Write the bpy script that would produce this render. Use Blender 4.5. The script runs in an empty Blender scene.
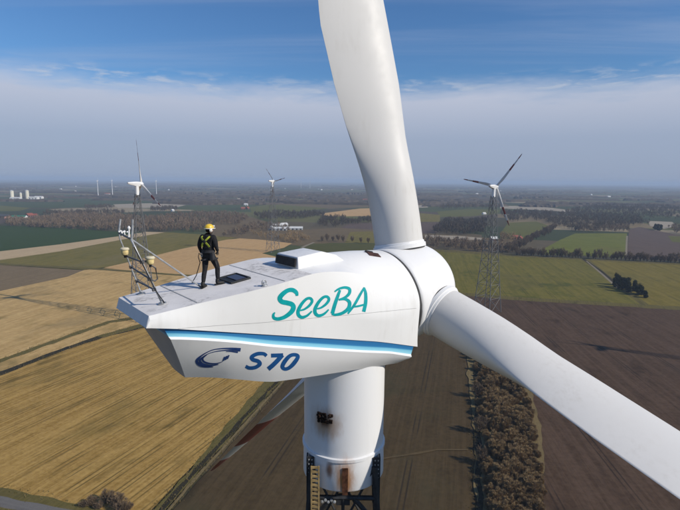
import bpy, bmesh, math, random
import numpy as np
from mathutils import Vector, Matrix
from mathutils.bvhtree import BVHTree

R_ = math.radians
scene = bpy.context.scene
C = scene.collection
rng = np.random.default_rng(7)
random.seed(7)

# ------------------------------------------------------------------ camera
FPX, HORIZON, ROLL, CAMH = 488.54, 180.5, R_(0.5), 116.0
PITCH = math.atan((255 - HORIZON) / FPX)
FWD = np.array([0, math.cos(PITCH), -math.sin(PITCH)])
_up = np.array([0, math.sin(PITCH), math.cos(PITCH)])
_rt = np.array([1.0, 0, 0])
RT = _rt * math.cos(ROLL) + _up * math.sin(ROLL)
UP = _up * math.cos(ROLL) - _rt * math.sin(ROLL)
CAM = np.array([0, 0, CAMH])
cam = bpy.data.cameras.new('camera')
cam.sensor_width = 36.0
cam.lens = 36.0 * FPX / 680.0
cam.clip_start = 0.2
cam.clip_end = 120000
cam_o = bpy.data.objects.new('camera', cam)
C.objects.link(cam_o)
m = Matrix((RT, UP, -FWD)).transposed().to_4x4()
m.translation = Vector(CAM)
cam_o.matrix_world = m
scene.camera = cam_o

# ------------------------------------------------------------------ sky
SUN_EL = R_(33.0)
SUN_H = np.array([0.915, -0.403])           # horizontal direction towards the sun
world = bpy.data.worlds.new('World')
scene.world = world
world.use_nodes = True
wt = world.node_tree
wn, wl = wt.nodes, wt.links
wn.clear()


def wnode(t, **kw):
    n = wn.new(t)
    for k, v in kw.items():
        setattr(n, k, v)
    return n


def wmath(op, a, b=None, clamp=False):
    n = wnode('ShaderNodeMath', operation=op, use_clamp=clamp)
    for i, v in enumerate((a, b)):
        if v is None:
            continue
        if isinstance(v, (int, float)):
            n.inputs[i].default_value = v
        else:
            wl.new(v, n.inputs[i])
    return n.outputs[0]


def wsmooth(v, lo, hi, a=0.0, b=1.0):
    n = wnode('ShaderNodeMapRange', interpolation_type='SMOOTHSTEP')
    wl.new(v, n.inputs[0])
    for i, q in ((1, lo), (2, hi), (3, a), (4, b)):
        n.inputs[i].default_value = q
    return n.outputs[0]


def wnoise(vec, scale, detail=6, rough=0.55, dist=0.0):
    n = wnode('ShaderNodeTexNoise')
    n.inputs['Scale'].default_value = scale
    n.inputs['Detail'].default_value = detail
    n.inputs['Roughness'].default_value = rough
    n.inputs['Distortion'].default_value = dist
    wl.new(vec, n.inputs['Vector'])
    return n.outputs['Fac']


def wmix(fac, a, b):
    n = wnode('ShaderNodeMix', data_type='RGBA')
    wl.new(fac, n.inputs[0])
    for i, v in ((6, a), (7, b)):
        if isinstance(v, tuple):
            n.inputs[i].default_value = v
        else:
            wl.new(v, n.inputs[i])
    return n.outputs[2]


sky = wnode('ShaderNodeTexSky', sky_type='NISHITA', sun_disc=False)
sky.sun_elevation = SUN_EL
sky.sun_rotation = math.atan2(SUN_H[0], SUN_H[1])
sky.altitude = 100
sky.air_density = 1.15
sky.dust_density = 0.4
sky.ozone_density = 2.2
tc = wnode('ShaderNodeTexCoord')
sep = wnode('ShaderNodeSeparateXYZ')
wl.new(tc.outputs['Generated'], sep.inputs[0])
zc = wmath('MAXIMUM', sep.outputs[2], 0.004)
den = wmath('ADD', zc, 0.02)
com = wnode('ShaderNodeCombineXYZ')
wl.new(wmath('DIVIDE', sep.outputs[0], den), com.inputs[0])
wl.new(wmath('DIVIDE', sep.outputs[1], den), com.inputs[1])
pl = com.outputs[0]
mp = wnode('ShaderNodeMapping')
mp.inputs['Rotation'].default_value = (0, 0, R_(62))
mp.inputs['Scale'].default_value = (0.16, 1.0, 1.0)
wl.new(pl, mp.inputs[0])
streak = wnoise(mp.outputs[0], 0.9, 7, 0.6, 0.5)
puff = wnoise(pl, 0.55, 8, 0.62, 0.3)
fine = wnoise(pl, 2.6, 6, 0.6, 0.2)
# cirrus high up, thin
cir = wmath('MULTIPLY', wsmooth(streak, 0.46, 0.80, 0, 0.42), wsmooth(zc, 0.10, 0.20))
# stratus sheet whose edge lies about ten degrees above the horizon
edge = wmath('ADD', zc, wmath('MULTIPLY', wmath('SUBTRACT', puff, 0.5), 0.075))
edge = wmath('ADD', edge, wmath('MULTIPLY', wmath('SUBTRACT', fine, 0.5), 0.022))
bank = wsmooth(edge, 0.142, 0.196, 0.90, 0.0)
# broken cloudlets along the upper edge of the sheet
strip = wmath('MULTIPLY', wsmooth(zc, 0.155, 0.172), wsmooth(zc, 0.178, 0.205, 1.0, 0.0))
cl = wmath('MULTIPLY', wmath('MULTIPLY', wsmooth(fine, 0.47, 0.66), wsmooth(puff, 0.36, 0.56)), wmath('MULTIPLY', strip, 0.6))
bankcol = wnode('ShaderNodeValToRGB')
cr = bankcol.color_ramp
cr.elements[0].position = 0.0
cr.elements[0].color = (4.4, 5.2, 7.2, 1)
cr.elements[1].position = 0.17
cr.elements[1].color = (8.0, 8.4, 9.9, 1)
e = cr.elements.new(0.08)
e.color = (5.0, 5.8, 7.7, 1)
wl.new(zc, bankcol.inputs[0])
skyc = wnode('ShaderNodeMix', data_type='RGBA', blend_type='MULTIPLY')
skyc.inputs[0].default_value = 1.0
wl.new(sky.outputs[0], skyc.inputs[6])
skyc.inputs[7].default_value = (0.66, 1.03, 1.48, 1)
c1 = wmix(cir, skyc.outputs[2], (5.4, 6.4, 8.8, 1))
c2 = wmix(bank, c1, bankcol.outputs[0])
c3 = wmix(cl, c2, (8.0, 8.5, 9.6, 1))
bg = wnode('ShaderNodeBackground')
bg.inputs['Strength'].default_value = 0.07
wl.new(c3, bg.inputs['Color'])
wo = wnode('ShaderNodeOutputWorld')
wl.new(bg.outputs[0], wo.inputs['Surface'])

# ------------------------------------------------------------------ sun
sun = bpy.data.lights.new('sun', 'SUN')
sun.energy = 4.1
sun.angle = R_(0.53)
sun.color = (1.0, 0.925, 0.82)
sun_o = bpy.data.objects.new('sun', sun)
C.objects.link(sun_o)
sd = Vector((SUN_H[0] * math.cos(SUN_EL), SUN_H[1] * math.cos(SUN_EL), math.sin(SUN_EL)))
sun_o.rotation_euler = sd.to_track_quat('Z', 'Y').to_euler()
sun_o.location = (60, -30, 220)

# ------------------------------------------------------------------ exposure, renderer
vs = scene.view_settings
vs.view_transform = 'Standard'
vs.look = 'None'
vs.exposure = 0.0
vs.gamma = 1.0
scene.render.engine = 'CYCLES'
cy = scene.cycles
cy.max_bounces = 5
cy.diffuse_bounces = 3
cy.glossy_bounces = 2
cy.transmission_bounces = 2
cy.volume_bounces = 0
cy.caustics_reflective = False
cy.caustics_refractive = False
cy.use_denoising = True
cy.use_adaptive_sampling = True
cy.adaptive_threshold = 0.02

# ================================================================== helpers


def ray(px, py):
    return FWD + RT * (px - 340) / FPX + UP * (255 - py) / FPX


def G(px, py):
    """the spot on the flat ground that is seen at this place of the photograph"""
    d = ray(px, py)
    return d[:2] * (-CAMH / d[2])


def mesh(name, verts, faces, mat=None, smooth=False):
    me = bpy.data.meshes.new(name)
    me.from_pydata([tuple(map(float, v)) for v in verts], [], [tuple(int(i) for i in f) for f in faces])
    if mat:
        me.materials.append(mat)
    if smooth:
        me.polygons.foreach_set('use_smooth', [True] * len(me.polygons))
    me.update()
    return me


def link(name, me, parent=None, loc=(0, 0, 0)):
    o = bpy.data.objects.new(name, me)
    C.objects.link(o)
    o.location = loc
    if parent:
        o.parent = parent
    return o


def tag(o, label=None, cat=None, group=None, kind=None):
    if label:
        o['label'] = label
    if cat:
        o['category'] = cat
    if group:
        o['group'] = group
    if kind:
        o['kind'] = kind
    return o


def empty(name, loc, label, cat, group=None):
    o = bpy.data.objects.new(name, None)
    C.objects.link(o)
    o.empty_display_size = 0.5
    o.location = loc
    return tag(o, label, cat, group)


class MB:
    """collects shapes into one mesh"""

    def __init__(self):
        self.v, self.f = [], []

    def add(self, v, f):
        k = len(self.v)
        self.v += [tuple(q) for q in v]
        self.f += [tuple(i + k for i in q) for q in f]
        return self

    def box(self, c, size, axes=None):
        c = np.array(c, float)
        a = np.array(axes if axes is not None else np.eye(3), float)
        h = np.array(size, float) / 2
        v = [c + a[0] * h[0] * i + a[1] * h[1] * j + a[2] * h[2] * k for i in (-1, 1) for j in (-1, 1) for k in (-1, 1)]
        return self.add(v, [(0, 1, 3, 2), (4, 6, 7, 5), (0, 4, 5, 1), (2, 3, 7, 6), (0, 2, 6, 4), (1, 5, 7, 3)])

    def tube(self, pts, rad, n=8, cap=True):
        pts = [np.array(p, float) for p in pts]
        rad = rad if hasattr(rad, '__len__') else [rad] * len(pts)
        v, f = [], []
        t0 = pts[1] - pts[0]
        ref = np.array([0, 0, 1.0]) if abs(t0[2]) < 0.9 * np.linalg.norm(t0) else np.array([1.0, 0, 0])
        for i, p in enumerate(pts):
            t = pts[min(i + 1, len(pts) - 1)] - pts[max(i - 1, 0)]
            t /= np.linalg.norm(t) + 1e-12
            a = np.cross(t, ref)
            a /= np.linalg.norm(a) + 1e-12
            b = np.cross(t, a)
            for k in range(n):
                w = 2 * math.pi * k / n
                v.append(p + rad[i] * (a * math.cos(w) + b * math.sin(w)))
        for i in range(len(pts) - 1):
            for k in range(n):
                f.append((i * n + k, i * n + (k + 1) % n, (i + 1) * n + (k + 1) % n, (i + 1) * n + k))
        if cap:
            f.append(tuple(range(n - 1, -1, -1)))
            f.append(tuple((len(pts) - 1) * n + k for k in range(n)))
        return self.add(v, f)

    def lathe(self, prof, o=(0, 0, 0), ax=(0, 0, 1), n=32, cap=True):
        """prof: list of (distance along ax, radius)"""
        o = np.array(o, float)
        ax = np.array(ax, float)
        ax = ax / np.linalg.norm(ax)
        ref = np.array([0, 0, 1.0]) if abs(ax[2]) < 0.9 else np.array([1.0, 0, 0])
        a = np.cross(ax, ref)
        a /= np.linalg.norm(a)
        b = np.cross(ax, a)
        v, f = [], []
        for s, r in prof:
            for k in range(n):
                w = 2 * math.pi * k / n
                v.append(o + ax * s + r * (a * math.cos(w) + b * math.sin(w)))
        for i in range(len(prof) - 1):
            for k in range(n):
                f.append((i * n + k, i * n + (k + 1) % n, (i + 1) * n + (k + 1) % n, (i + 1) * n + k))
        if cap:
            f.append(tuple(range(n - 1, -1, -1)))
            f.append(tuple((len(prof) - 1) * n + k for k in range(n)))
        return self.add(v, f)

    def mesh(self, name, mat, smooth=False, rel=(0, 0, 0)):
        v = np.array(self.v, float) - np.array(rel, float)
        return mesh(name, v, self.f, mat, smooth)

    def build(self, name, mat, parent=None, rel=(0, 0, 0), smooth=False, sharp=None):
        me = self.mesh(name, mat, smooth, rel)
        if smooth and sharp:
            me.set_sharp_from_angle(angle=R_(sharp))
        return link(name, me, parent)


# ------------------------------------------------------------------ material helpers
class NT:
    def __init__(self, name, rough=0.8, spec=0.3):
        self.m = bpy.data.materials.new(name)
        self.m.use_nodes = True
        self.t = self.m.node_tree
        self.n, self.l = self.t.nodes, self.t.links
        self.b = self.n['Principled BSDF']
        self.b.inputs['Roughness'].default_value = rough
        self.b.inputs['Specular IOR Level'].default_value = spec
        self.tc = self.n.new('ShaderNodeTexCoord')

    def put(self, sock, v):
        if isinstance(v, bpy.types.NodeSocket):
            self.l.new(v, sock)
        else:
            sock.default_value = v

    def coords(self, scale=(1, 1, 1), rot=(0, 0, 0), loc=(0, 0, 0), src='Object'):
        n = self.n.new('ShaderNodeMapping')
        n.vector_type = 'POINT'
        n.inputs['Scale'].default_value = scale
        n.inputs['Location'].default_value = loc
        r = self.n.new('ShaderNodeMapping')
        r.inputs['Rotation'].default_value = rot
        self.l.new(self.tc.outputs[src], r.inputs[0])
        self.l.new(r.outputs[0], n.inputs[0])
        return n.outputs[0]

    def noise(self, vec, scale, detail=5, rough=0.55, dist=0.0):
        n = self.n.new('ShaderNodeTexNoise')
        for k, v in (('Scale', scale), ('Detail', detail), ('Roughness', rough), ('Distortion', dist)):
            n.inputs[k].default_value = v
        self.l.new(vec, n.inputs['Vector'])
        return n.outputs['Fac']

    def wave(self, vec, scale, dist=0.0, dscale=1.0, prof='SIN', dire='Y'):
        n = self.n.new('ShaderNodeTexWave')
        n.wave_profile = prof
        n.bands_direction = dire
        n.inputs['Scale'].default_value = scale
        n.inputs['Distortion'].default_value = dist
        n.inputs['Detail'].default_value = 2
        n.inputs['Detail Scale'].default_value = dscale
        self.l.new(vec, n.inputs['Vector'])
        return n.outputs['Fac']

    def mr(self, v, lo, hi, a=0.0, b=1.0, smooth=True):
        n = self.n.new('ShaderNodeMapRange')
        n.interpolation_type = 'SMOOTHSTEP' if smooth else 'LINEAR'
        self.put(n.inputs[0], v)
        for i, q in ((1, lo), (2, hi), (3, a), (4, b)):
            n.inputs[i].default_value = q
        return n.outputs[0]

    def math(self, op, a, b=None):
        n = self.n.new('ShaderNodeMath')
        n.operation = op
        self.put(n.inputs[0], a)
        if b is not None:
            self.put(n.inputs[1], b)
        return n.outputs[0]

    def mix(self, fac, a, b, blend='MIX'):
        n = self.n.new('ShaderNodeMix')
        n.data_type = 'RGBA'
        n.blend_type = blend
        self.put(n.inputs[0], fac)
        for i, v in ((6, a), (7, b)):
            if isinstance(v, tuple) and len(v) == 3:
                v = v + (1,)
            self.put(n.inputs[i], v)
        return n.outputs[2]

    def bump(self, h, strength, dist):
        n = self.n.new('ShaderNodeBump')
        n.inputs['Strength'].default_value = strength
        n.inputs['Distance'].default_value = dist
        self.l.new(h, n.inputs['Height'])
        self.l.new(n.outputs[0], self.b.inputs['Normal'])

    def out(self, col):
        self.put(self.b.inputs['Base Color'], col + (1,) if isinstance(col, tuple) and len(col) == 3 else col)
        return self.m


def plain(name, col, rough=0.6, spec=0.3, var=0.12, scale=3.0, metal=0.0):
    t = NT(name, rough, spec)
    t.b.inputs['Metallic'].default_value = metal
    n = t.noise(t.tc.outputs['Object'], scale, 4, 0.6)
    d = tuple(c * (1 - var) for c in col)
    u = tuple(min(1, c * (1 + var)) for c in col)
    return t.out(t.mix(t.mr(n, 0.3, 0.7), d, u))


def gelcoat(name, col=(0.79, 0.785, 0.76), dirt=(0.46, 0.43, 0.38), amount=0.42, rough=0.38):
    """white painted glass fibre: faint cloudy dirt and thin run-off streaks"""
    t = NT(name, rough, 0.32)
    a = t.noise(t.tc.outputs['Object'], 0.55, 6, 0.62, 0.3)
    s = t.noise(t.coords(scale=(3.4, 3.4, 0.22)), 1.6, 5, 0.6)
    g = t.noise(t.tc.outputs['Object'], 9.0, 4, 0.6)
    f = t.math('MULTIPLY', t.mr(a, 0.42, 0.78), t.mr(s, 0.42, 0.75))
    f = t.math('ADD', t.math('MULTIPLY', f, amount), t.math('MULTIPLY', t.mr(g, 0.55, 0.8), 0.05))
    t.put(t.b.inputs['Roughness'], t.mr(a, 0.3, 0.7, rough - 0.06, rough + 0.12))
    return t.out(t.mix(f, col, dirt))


def field_mat(name, base, alt, dark, ang, row=3.0, patch=0.012, rowamt=0.45, tram=0.0, tramcol=None, darkamt=0.7, fine=0.6, tint=None):
    """a farmed surface: rows along ang (radians), blotches, fine speckle, wheel tracks"""
    t = NT(name, 0.95, 0.1)
    rot = (0, 0, -ang)
    ob = t.tc.outputs['Object']
    big = t.noise(ob, patch, 5, 0.6, 0.4)
    rows = t.noise(t.coords(scale=(0.010, 1.0 / row, 1), rot=rot), 1.0, 7, 0.74)
    rows2 = t.noise(t.coords(scale=(0.03, 1.0 / (row * 4.7), 1), rot=rot), 1.0, 3, 0.6)
    spk = t.noise(ob, fine, 5, 0.7)
    spk2 = t.noise(ob, fine * 0.22, 4, 0.65)
    f = t.math('ADD', t.math('MULTIPLY', t.mr(rows, 0.40, 0.60), rowamt), t.math('MULTIPLY', t.mr(spk, 0.36, 0.64), 0.40))
    f = t.math('ADD', f, t.math('MULTIPLY', t.mr(spk2, 0.3, 0.7), 0.25))
    c = t.mix(f, base, alt)
    d = t.math('MULTIPLY', t.mr(rows2, 0.50, 0.70), t.mr(big, 0.40, 0.62))
    c = t.mix(t.math('MULTIPLY', d, darkamt), c, dark)
    if tint:
        c = t.mix(t.math('MULTIPLY', t.mr(big, 0.52, 0.70), 0.55), c, tint)
    if tram:
        w = t.noise(t.coords(scale=(0.004, 0.05, 1), rot=rot), 1.0, 2, 0.5)
        v = t.coords(scale=(1, 1, 1), rot=rot)
        sx = t.n.new('ShaderNodeSeparateXYZ')
        t.l.new(v, sx.inputs[0])
        y = t.math('ADD', sx.outputs[1], t.math('MULTIPLY', w, 1.5))
        md = t.math('ABSOLUTE', t.math('SUBTRACT', t.math('FLOORED_MODULO', y, tram), tram / 2))
        pair = t.math('ABSOLUTE', t.math('SUBTRACT', md, 1.1))
        tr = t.mr(pair, 0.18, 0.5, 1.0, 0.0)
        tr = t.math('MULTIPLY', tr, t.mr(t.noise(ob, 0.03, 3, 0.6), 0.35, 0.6))
        c = t.mix(t.math('MULTIPLY', tr, 0.75), c, tramcol or dark)
    t.bump(t.math('ADD', rows, spk), 0.5, 0.25)
    return t.out(c)


# ================================================================== materials
M = {}
M['white'] = gelcoat('white_gelcoat')
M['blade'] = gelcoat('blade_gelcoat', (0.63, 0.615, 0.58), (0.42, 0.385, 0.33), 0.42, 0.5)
M['lower'] = gelcoat('lower_hull_gelcoat', (0.74, 0.735, 0.72), (0.5, 0.48, 0.45), 0.3)
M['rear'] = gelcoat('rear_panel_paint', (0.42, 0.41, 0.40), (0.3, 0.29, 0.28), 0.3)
M['seam'] = plain('seam_sealant', (0.36, 0.36, 0.35), 0.7)
M['gap'] = plain('rubber_gap', (0.05, 0.05, 0.05), 0.8)
M['red'] = plain('warning_red', (0.21, 0.035, 0.027), 0.45, 0.4)
M['teal'] = plain('teal_lettering', (0.0, 0.33, 0.34), 0.5, 0.35, 0.10, 5)
M['navy'] = plain('blue_lettering', (0.012, 0.085, 0.26), 0.5, 0.35, 0.12, 6)
M['logo'] = plain('navy_logo', (0.02, 0.05, 0.17), 0.5, 0.35, 0.12, 6)
M['galv'] = plain('galvanised_steel', (0.40, 0.41, 0.41), 0.45, 0.5, 0.2, 8, 0.4)
M['lattice'] = plain('weathered_lattice_steel', (0.15, 0.15, 0.148), 0.6, 0.4, 0.25, 2, 0.1)
M['darksteel'] = plain('dark_painted_steel', (0.028, 0.029, 0.03), 0.6, 0.35, 0.3, 6)
M['clampsteel'] = plain('grey_clamp_steel', (0.085, 0.087, 0.09), 0.5, 0.4, 0.3, 9, 0.3)
M['black'] = plain('black_plastic', (0.018, 0.018, 0.02), 0.6, 0.3, 0.3, 8)
M['beaconbase'] = plain('beacon_cream', (0.62, 0.55, 0.38), 0.5, 0.4)
M['beaconglass'] = plain('beacon_amber', (0.66, 0.52, 0.24), 0.25, 0.5, 0.2, 14)
M['tray'] = plain('tan_cable_tray', (0.33, 0.23, 0.10), 0.7, 0.3, 0.3, 7)


def deck_material():
    t = NT('grey_deck_coating', 0.75, 0.25)
    ob = t.tc.outputs['Object']
    a = t.noise(ob, 1.1, 6, 0.65, 0.4)
    g = t.noise(ob, 28, 4, 0.7)
    c = t.mix(t.mr(a, 0.3, 0.72), (0.80, 0.77, 0.73), (0.69, 0.66, 0.625))
    c = t.mix(t.math('MULTIPLY', t.mr(g, 0.5, 0.75), 0.30), c, (0.40, 0.39, 0.38))
    blot = t.math('MULTIPLY', t.mr(t.noise(ob, 0.6, 5, 0.7, 1.0), 0.48, 0.62), t.mr(t.noise(ob, 5, 4, 0.7), 0.42, 0.62))
    c = t.mix(t.math('MULTIPLY', blot, 0.6), c, (0.24, 0.225, 0.205))
    t.bump(g, 0.25, 0.01)
    return t.out(c)


M['deck'] = deck_material()


def stripe_material():
    """painted band, dark blue above running into cyan below; the band lies across the hull's own height (UV-like attribute)"""
    t = NT('blue_stripe_paint', 0.45, 0.4)
    at = t.n.new('ShaderNodeAttribute')
    at.attribute_name = 'across'
    r = t.n.new('ShaderNodeValToRGB')
    r.color_ramp.elements[0].position = 0.0
    r.color_ramp.elements[0].color = (0.018, 0.12, 0.29, 1)
    r.color_ramp.elements[1].position = 1.0
    r.color_ramp.elements[1].color = (0.30, 0.62, 0.74, 1)
    for p, c in ((0.55, (0.022, 0.16, 0.36, 1)), (0.64, (0.035, 0.21, 0.42, 1)), (0.72, (0.17, 0.48, 0.64, 1))):
        r.color_ramp.elements.new(p).color = c
    t.l.new(at.outputs['Fac'], r.inputs[0])
    return t.out(r.outputs[0])


M['stripe'] = stripe_material()

# ================================================================== the ground
L0 = 0.0
LAYER = [0]


def ground_material():
    t = NT('countryside', 0.95, 0.1)
    ob = t.tc.outputs['Object']
    wob = t.noise(ob, 0.0012, 3, 0.5)
    vor = t.n.new('ShaderNodeTexVoronoi')
    vor.feature = 'F1'
    vor.distance = 'CHEBYCHEV'
    vor.inputs['Scale'].default_value = 1.0
    vor.inputs['Randomness'].default_value = 0.85
    t.l.new(t.coords(scale=(0.0024, 0.0036, 1), rot=(0, 0, R_(17))), vor.inputs['Vector'])
    sp = t.n.new('ShaderNodeSeparateColor')
    t.l.new(vor.outputs['Color'], sp.inputs[0])
    r = t.n.new('ShaderNodeValToRGB')
    r.color_ramp.interpolation = 'CONSTANT'
    cols = [(0.0, (0.075, 0.092, 0.028)), (0.14, (0.13, 0.10, 0.055)), (0.28, (0.045, 0.062, 0.022)), (0.42, (0.15, 0.14, 0.045)),
            (0.55, (0.105, 0.074, 0.052)), (0.66, (0.075, 0.066, 0.034)), (0.75, (0.25, 0.185, 0.095)), (0.85, (0.06, 0.085, 0.026)), (0.915, (0.36, 0.285, 0.17))]
    r.color_ramp.elements[0].color = cols[0][1] + (1,)
    r.color_ramp.elements[1].position = cols[-1][0]
    r.color_ramp.elements[1].color = cols[-1][1] + (1,)
    for p, c in cols[1:-1]:
        r.color_ramp.elements.new(p).color = c + (1,)
    t.l.new(sp.outputs[0], r.inputs[0])
    n = t.noise(t.coords(scale=(0.02, 0.15, 1), rot=(0, 0, R_(30))), 1.0, 5, 0.65)
    c = t.mix(t.mr(n, 0.25, 0.75, 0.0, 0.5), r.outputs[0], (0.045, 0.042, 0.025))
    scrub = t.noise(ob, 0.0042, 7, 0.66, 0.6)
    c = t.mix(t.mr(scrub, 0.54, 0.64, 0, 0.6), c, (0.042, 0.038, 0.026))
    return t.out(c)


half = 44000
rings = [0, 150, 400, 900, 2000, 5000, 12000, 26000, half]
gv, gf = [(0, 0, 0)], []
NS = 64
for rr in rings[1:]:
    for k in range(NS):
        w = 2 * math.pi * k / NS
        gv.append((rr * math.cos(w), rr * math.sin(w), 0))
for k in range(NS):
    gf.append((0, 1 + k, 1 + (k + 1) % NS))
for i in range(len(rings) - 2):
    for k in range(NS):
        a, b = 1 + i * NS + k, 1 + i * NS + (k + 1) % NS
        gf.append((a, a + NS, b + NS, b))
tag(link('ground', mesh('ground', gv, gf, ground_material())), kind='structure')


EDGE = np.random.default_rng(17)
TUFTS = []


def field(name, pts, mat, z=None, world=False):
    """a flat sheet of land laid over the ground; corners as seen in the photograph, or in metres"""
    LAYER[0] += 1
    z = 0.012 * LAYER[0] + 0.02 if z is None else z
    P = [np.array(p, float) if world else G(*p) for p in pts]
    c = sum(P) / len(P)
    rough = {'grass_verge': 0.7, 'drainage_ditch': 0.45, 'dry_strip': 0.6, 'farm_track': 0.25, 'dry_grass': 0.8}.get(name, 0.3)
    Q = []
    for a_, b_ in zip(P, P[1:] + P[:1]):
        ln_ = np.linalg.norm(b_ - a_)
        md_ = np.linalg.norm((a_ + b_) / 2)
        Q.append(a_)
        if ln_ > 4 and min(np.linalg.norm(a_), np.linalg.norm(b_), md_) < 520:
            n_ = min(160, int(ln_ / 3.0))
            nr = np.array([-(b_ - a_)[1], (b_ - a_)[0]]) / ln_
            off = np.convolve(EDGE.normal(0, 1, n_ + 2), [0.3, 0.5, 0.3], 'valid') * rough
            for i_ in range(1, n_):
                q_ = a_ + (b_ - a_) * i_ / n_ + nr * off[i_]
                Q.append(q_)
                if name in ('grass_verge', 'drainage_ditch', 'dry_strip') and np.linalg.norm(q_) < 480:
                    TUFTS.append(q_)
    P = Q
    v = [(p[0] - c[0], p[1] - c[1], 0) for p in P]
    me = bpy.data.meshes.new(name)
    bm = bmesh.new()
    f = bm.faces.new([bm.verts.new(q) for q in v])
    f.normal_update()
    if f.normal.z < 0:
        f.normal_flip()
    bm.to_mesh(me)
    bm.free()
    me.materials.append(mat)
    o = link(name, me, loc=(c[0], c[1], z))
    return tag(o, kind='structure')


def direction(a, b):
    d = G(*b) - G(*a)
    return math.atan2(d[1], d[0])


# row directions, read off the photograph
A_STUB = direction((60, 480), (240, 370))
A_UP = direction((0, 330), (100, 296))
A_SOIL = direction((436, 505), (445, 395))
A_DARK = direction((640, 500), (560, 400))
A_GREEN = direction((560, 296), (520, 262))
A_GREEN2 = direction((670, 300), (600, 266))

STUB = field_mat('stubble_ochre', (0.235, 0.136, 0.030), (0.44, 0.28, 0.085), (0.066, 0.047, 0.010), A_STUB, 2.0, 0.016, 0.55, 8.5, (0.10, 0.066, 0.018), 0.75, 0.6, (0.16, 0.115, 0.030))
STUB2 = field_mat('stubble_tan', (0.37, 0.235, 0.083), (0.55, 0.37, 0.155), (0.14, 0.108, 0.026), A_UP, 5.0, 0.010, 0.5, 0, None, 0.75, 0.25, (0.17, 0.13, 0.06))
TAN = field_mat('stubble_pink_tan', (0.43, 0.262, 0.105), (0.53, 0.34, 0.155), (0.33, 0.195, 0.075), A_UP, 4.0, 0.008, 0.4, 0, None, 0.5, 0.2)
GREYB = field_mat('grey_brown_fallow', (0.15, 0.105, 0.055), (0.21, 0.155, 0.085), (0.095, 0.07, 0.04), A_UP, 4.0, 0.01, 0.4, 0, None, 0.5, 0.25)
BEIGE = field_mat('beige_strip', (0.4, 0.29, 0.16), (0.5, 0.37, 0.215), (0.3, 0.21, 0.11), direction((0, 258), (118, 238)), 3.0, 0.01, 0.4, 0, None, 0.4, 0.2)
OLIVE = field_mat('olive_grass', (0.125, 0.108, 0.019), (0.19, 0.148, 0.038), (0.058, 0.066, 0.010), direction((0, 263), (118, 240)), 7.0, 0.006, 0.45, 0, None, 0.6, 0.15, (0.17, 0.14, 0.065))
DGREEN = field_mat('dark_winter_crop', (0.026, 0.050, 0.009), (0.040, 0.066, 0.013), (0.018, 0.036, 0.007), direction((0, 240), (118, 232)), 6.0, 0.006, 0.3, 0, None, 0.4, 0.15)
SOIL = field_mat('grey_brown_soil', (0.051, 0.034, 0.014), (0.085, 0.058, 0.027), (0.023, 0.015, 0.007), A_SOIL, 2.4, 0.016, 0.5, 27, (0.026, 0.02, 0.014), 0.65, 0.45, (0.058, 0.054, 0.026))
DARK = field_mat('dark_ploughed_soil', (0.056, 0.033, 0.019), (0.105, 0.066, 0.042), (0.015, 0.009, 0.006), A_DARK, 3.4, 0.010, 0.5, 30, (0.018, 0.014, 0.011), 0.75, 0.4, (0.05, 0.037, 0.027))
GREEN = field_mat('spring_green_crop', (0.100, 0.094, 0.014), (0.175, 0.145, 0.030), (0.046, 0.066, 0.010), A_GREEN, 6.0, 0.007, 0.5, 24, (0.04, 0.045, 0.016), 0.85, 0.2, (0.105, 0.09, 0.03))
GREEN2 = field_mat('yellow_green_crop', (0.125, 0.100, 0.015), (0.20, 0.155, 0.034), (0.062, 0.060, 0.010), A_GREEN2, 6.5, 0.008, 0.5, 24, (0.05, 0.045, 0.018), 0.75, 0.2, (0.075, 0.072, 0.022))
MEAD = field_mat('meadow_green', (0.088, 0.092, 0.018), (0.13, 0.122, 0.028), (0.055, 0.062, 0.013), 0.3, 8.0, 0.006, 0.4, 0, None, 0.5, 0.1, (0.12, 0.10, 0.035))
PURP = field_mat('purple_brown_soil', (0.095, 0.066, 0.050), (0.125, 0.088, 0.068), (0.068, 0.048, 0.038), A_GREEN, 6.0, 0.006, 0.4, 0, None, 0.5, 0.12)
SCRUB = field_mat('brown_scrub', (0.115, 0.082, 0.040), (0.17, 0.122, 0.062), (0.06, 0.046, 0.024), 0.4, 10, 0.006, 0.4, 0, None, 0.6, 0.12)
VERGE = field_mat('grass_verge', (0.088, 0.078, 0.02), (0.15, 0.118, 0.04), (0.035, 0.036, 0.011), A_STUB, 1.2, 0.05, 0.5, 0, None, 0.7, 1.2, (0.10, 0.078, 0.032))
DRYG = field_mat('dry_grass', (0.13, 0.095, 0.042), (0.20, 0.15, 0.07), (0.06, 0.05, 0.022), A_SOIL, 1.5, 0.04, 0.5, 0, None, 0.7, 1.0)
DITCH = field_mat('ditch_mud', (0.022, 0.019, 0.012), (0.04, 0.034, 0.02), (0.012, 0.011, 0.008), A_STUB, 1.0, 0.06, 0.5, 0, None, 0.7, 1.0)
PATH = field_mat('sandy_path', (0.20, 0.165, 0.115), (0.27, 0.225, 0.16), (0.12, 0.10, 0.06), A_STUB, 0.8, 0.05, 0.4, 0, None, 0.6, 0.8)
PALE = field_mat('pale_bare_strip', (0.30, 0.25, 0.175), (0.38, 0.32, 0.24), (0.22, 0.18, 0.12), 0.0, 8, 0.006, 0.4, 0, None, 0.5, 0.08)
ROADM = field_mat('worn_asphalt', (0.135, 0.125, 0.115), (0.17, 0.16, 0.145), (0.095, 0.088, 0.08), direction((0, 503), (62, 518)), 0.9, 0.08, 0.4, 0, None, 0.5, 2.0)
WATER = NT('ditch_water', 0.08, 0.5).out((0.02, 0.024, 0.026))

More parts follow.
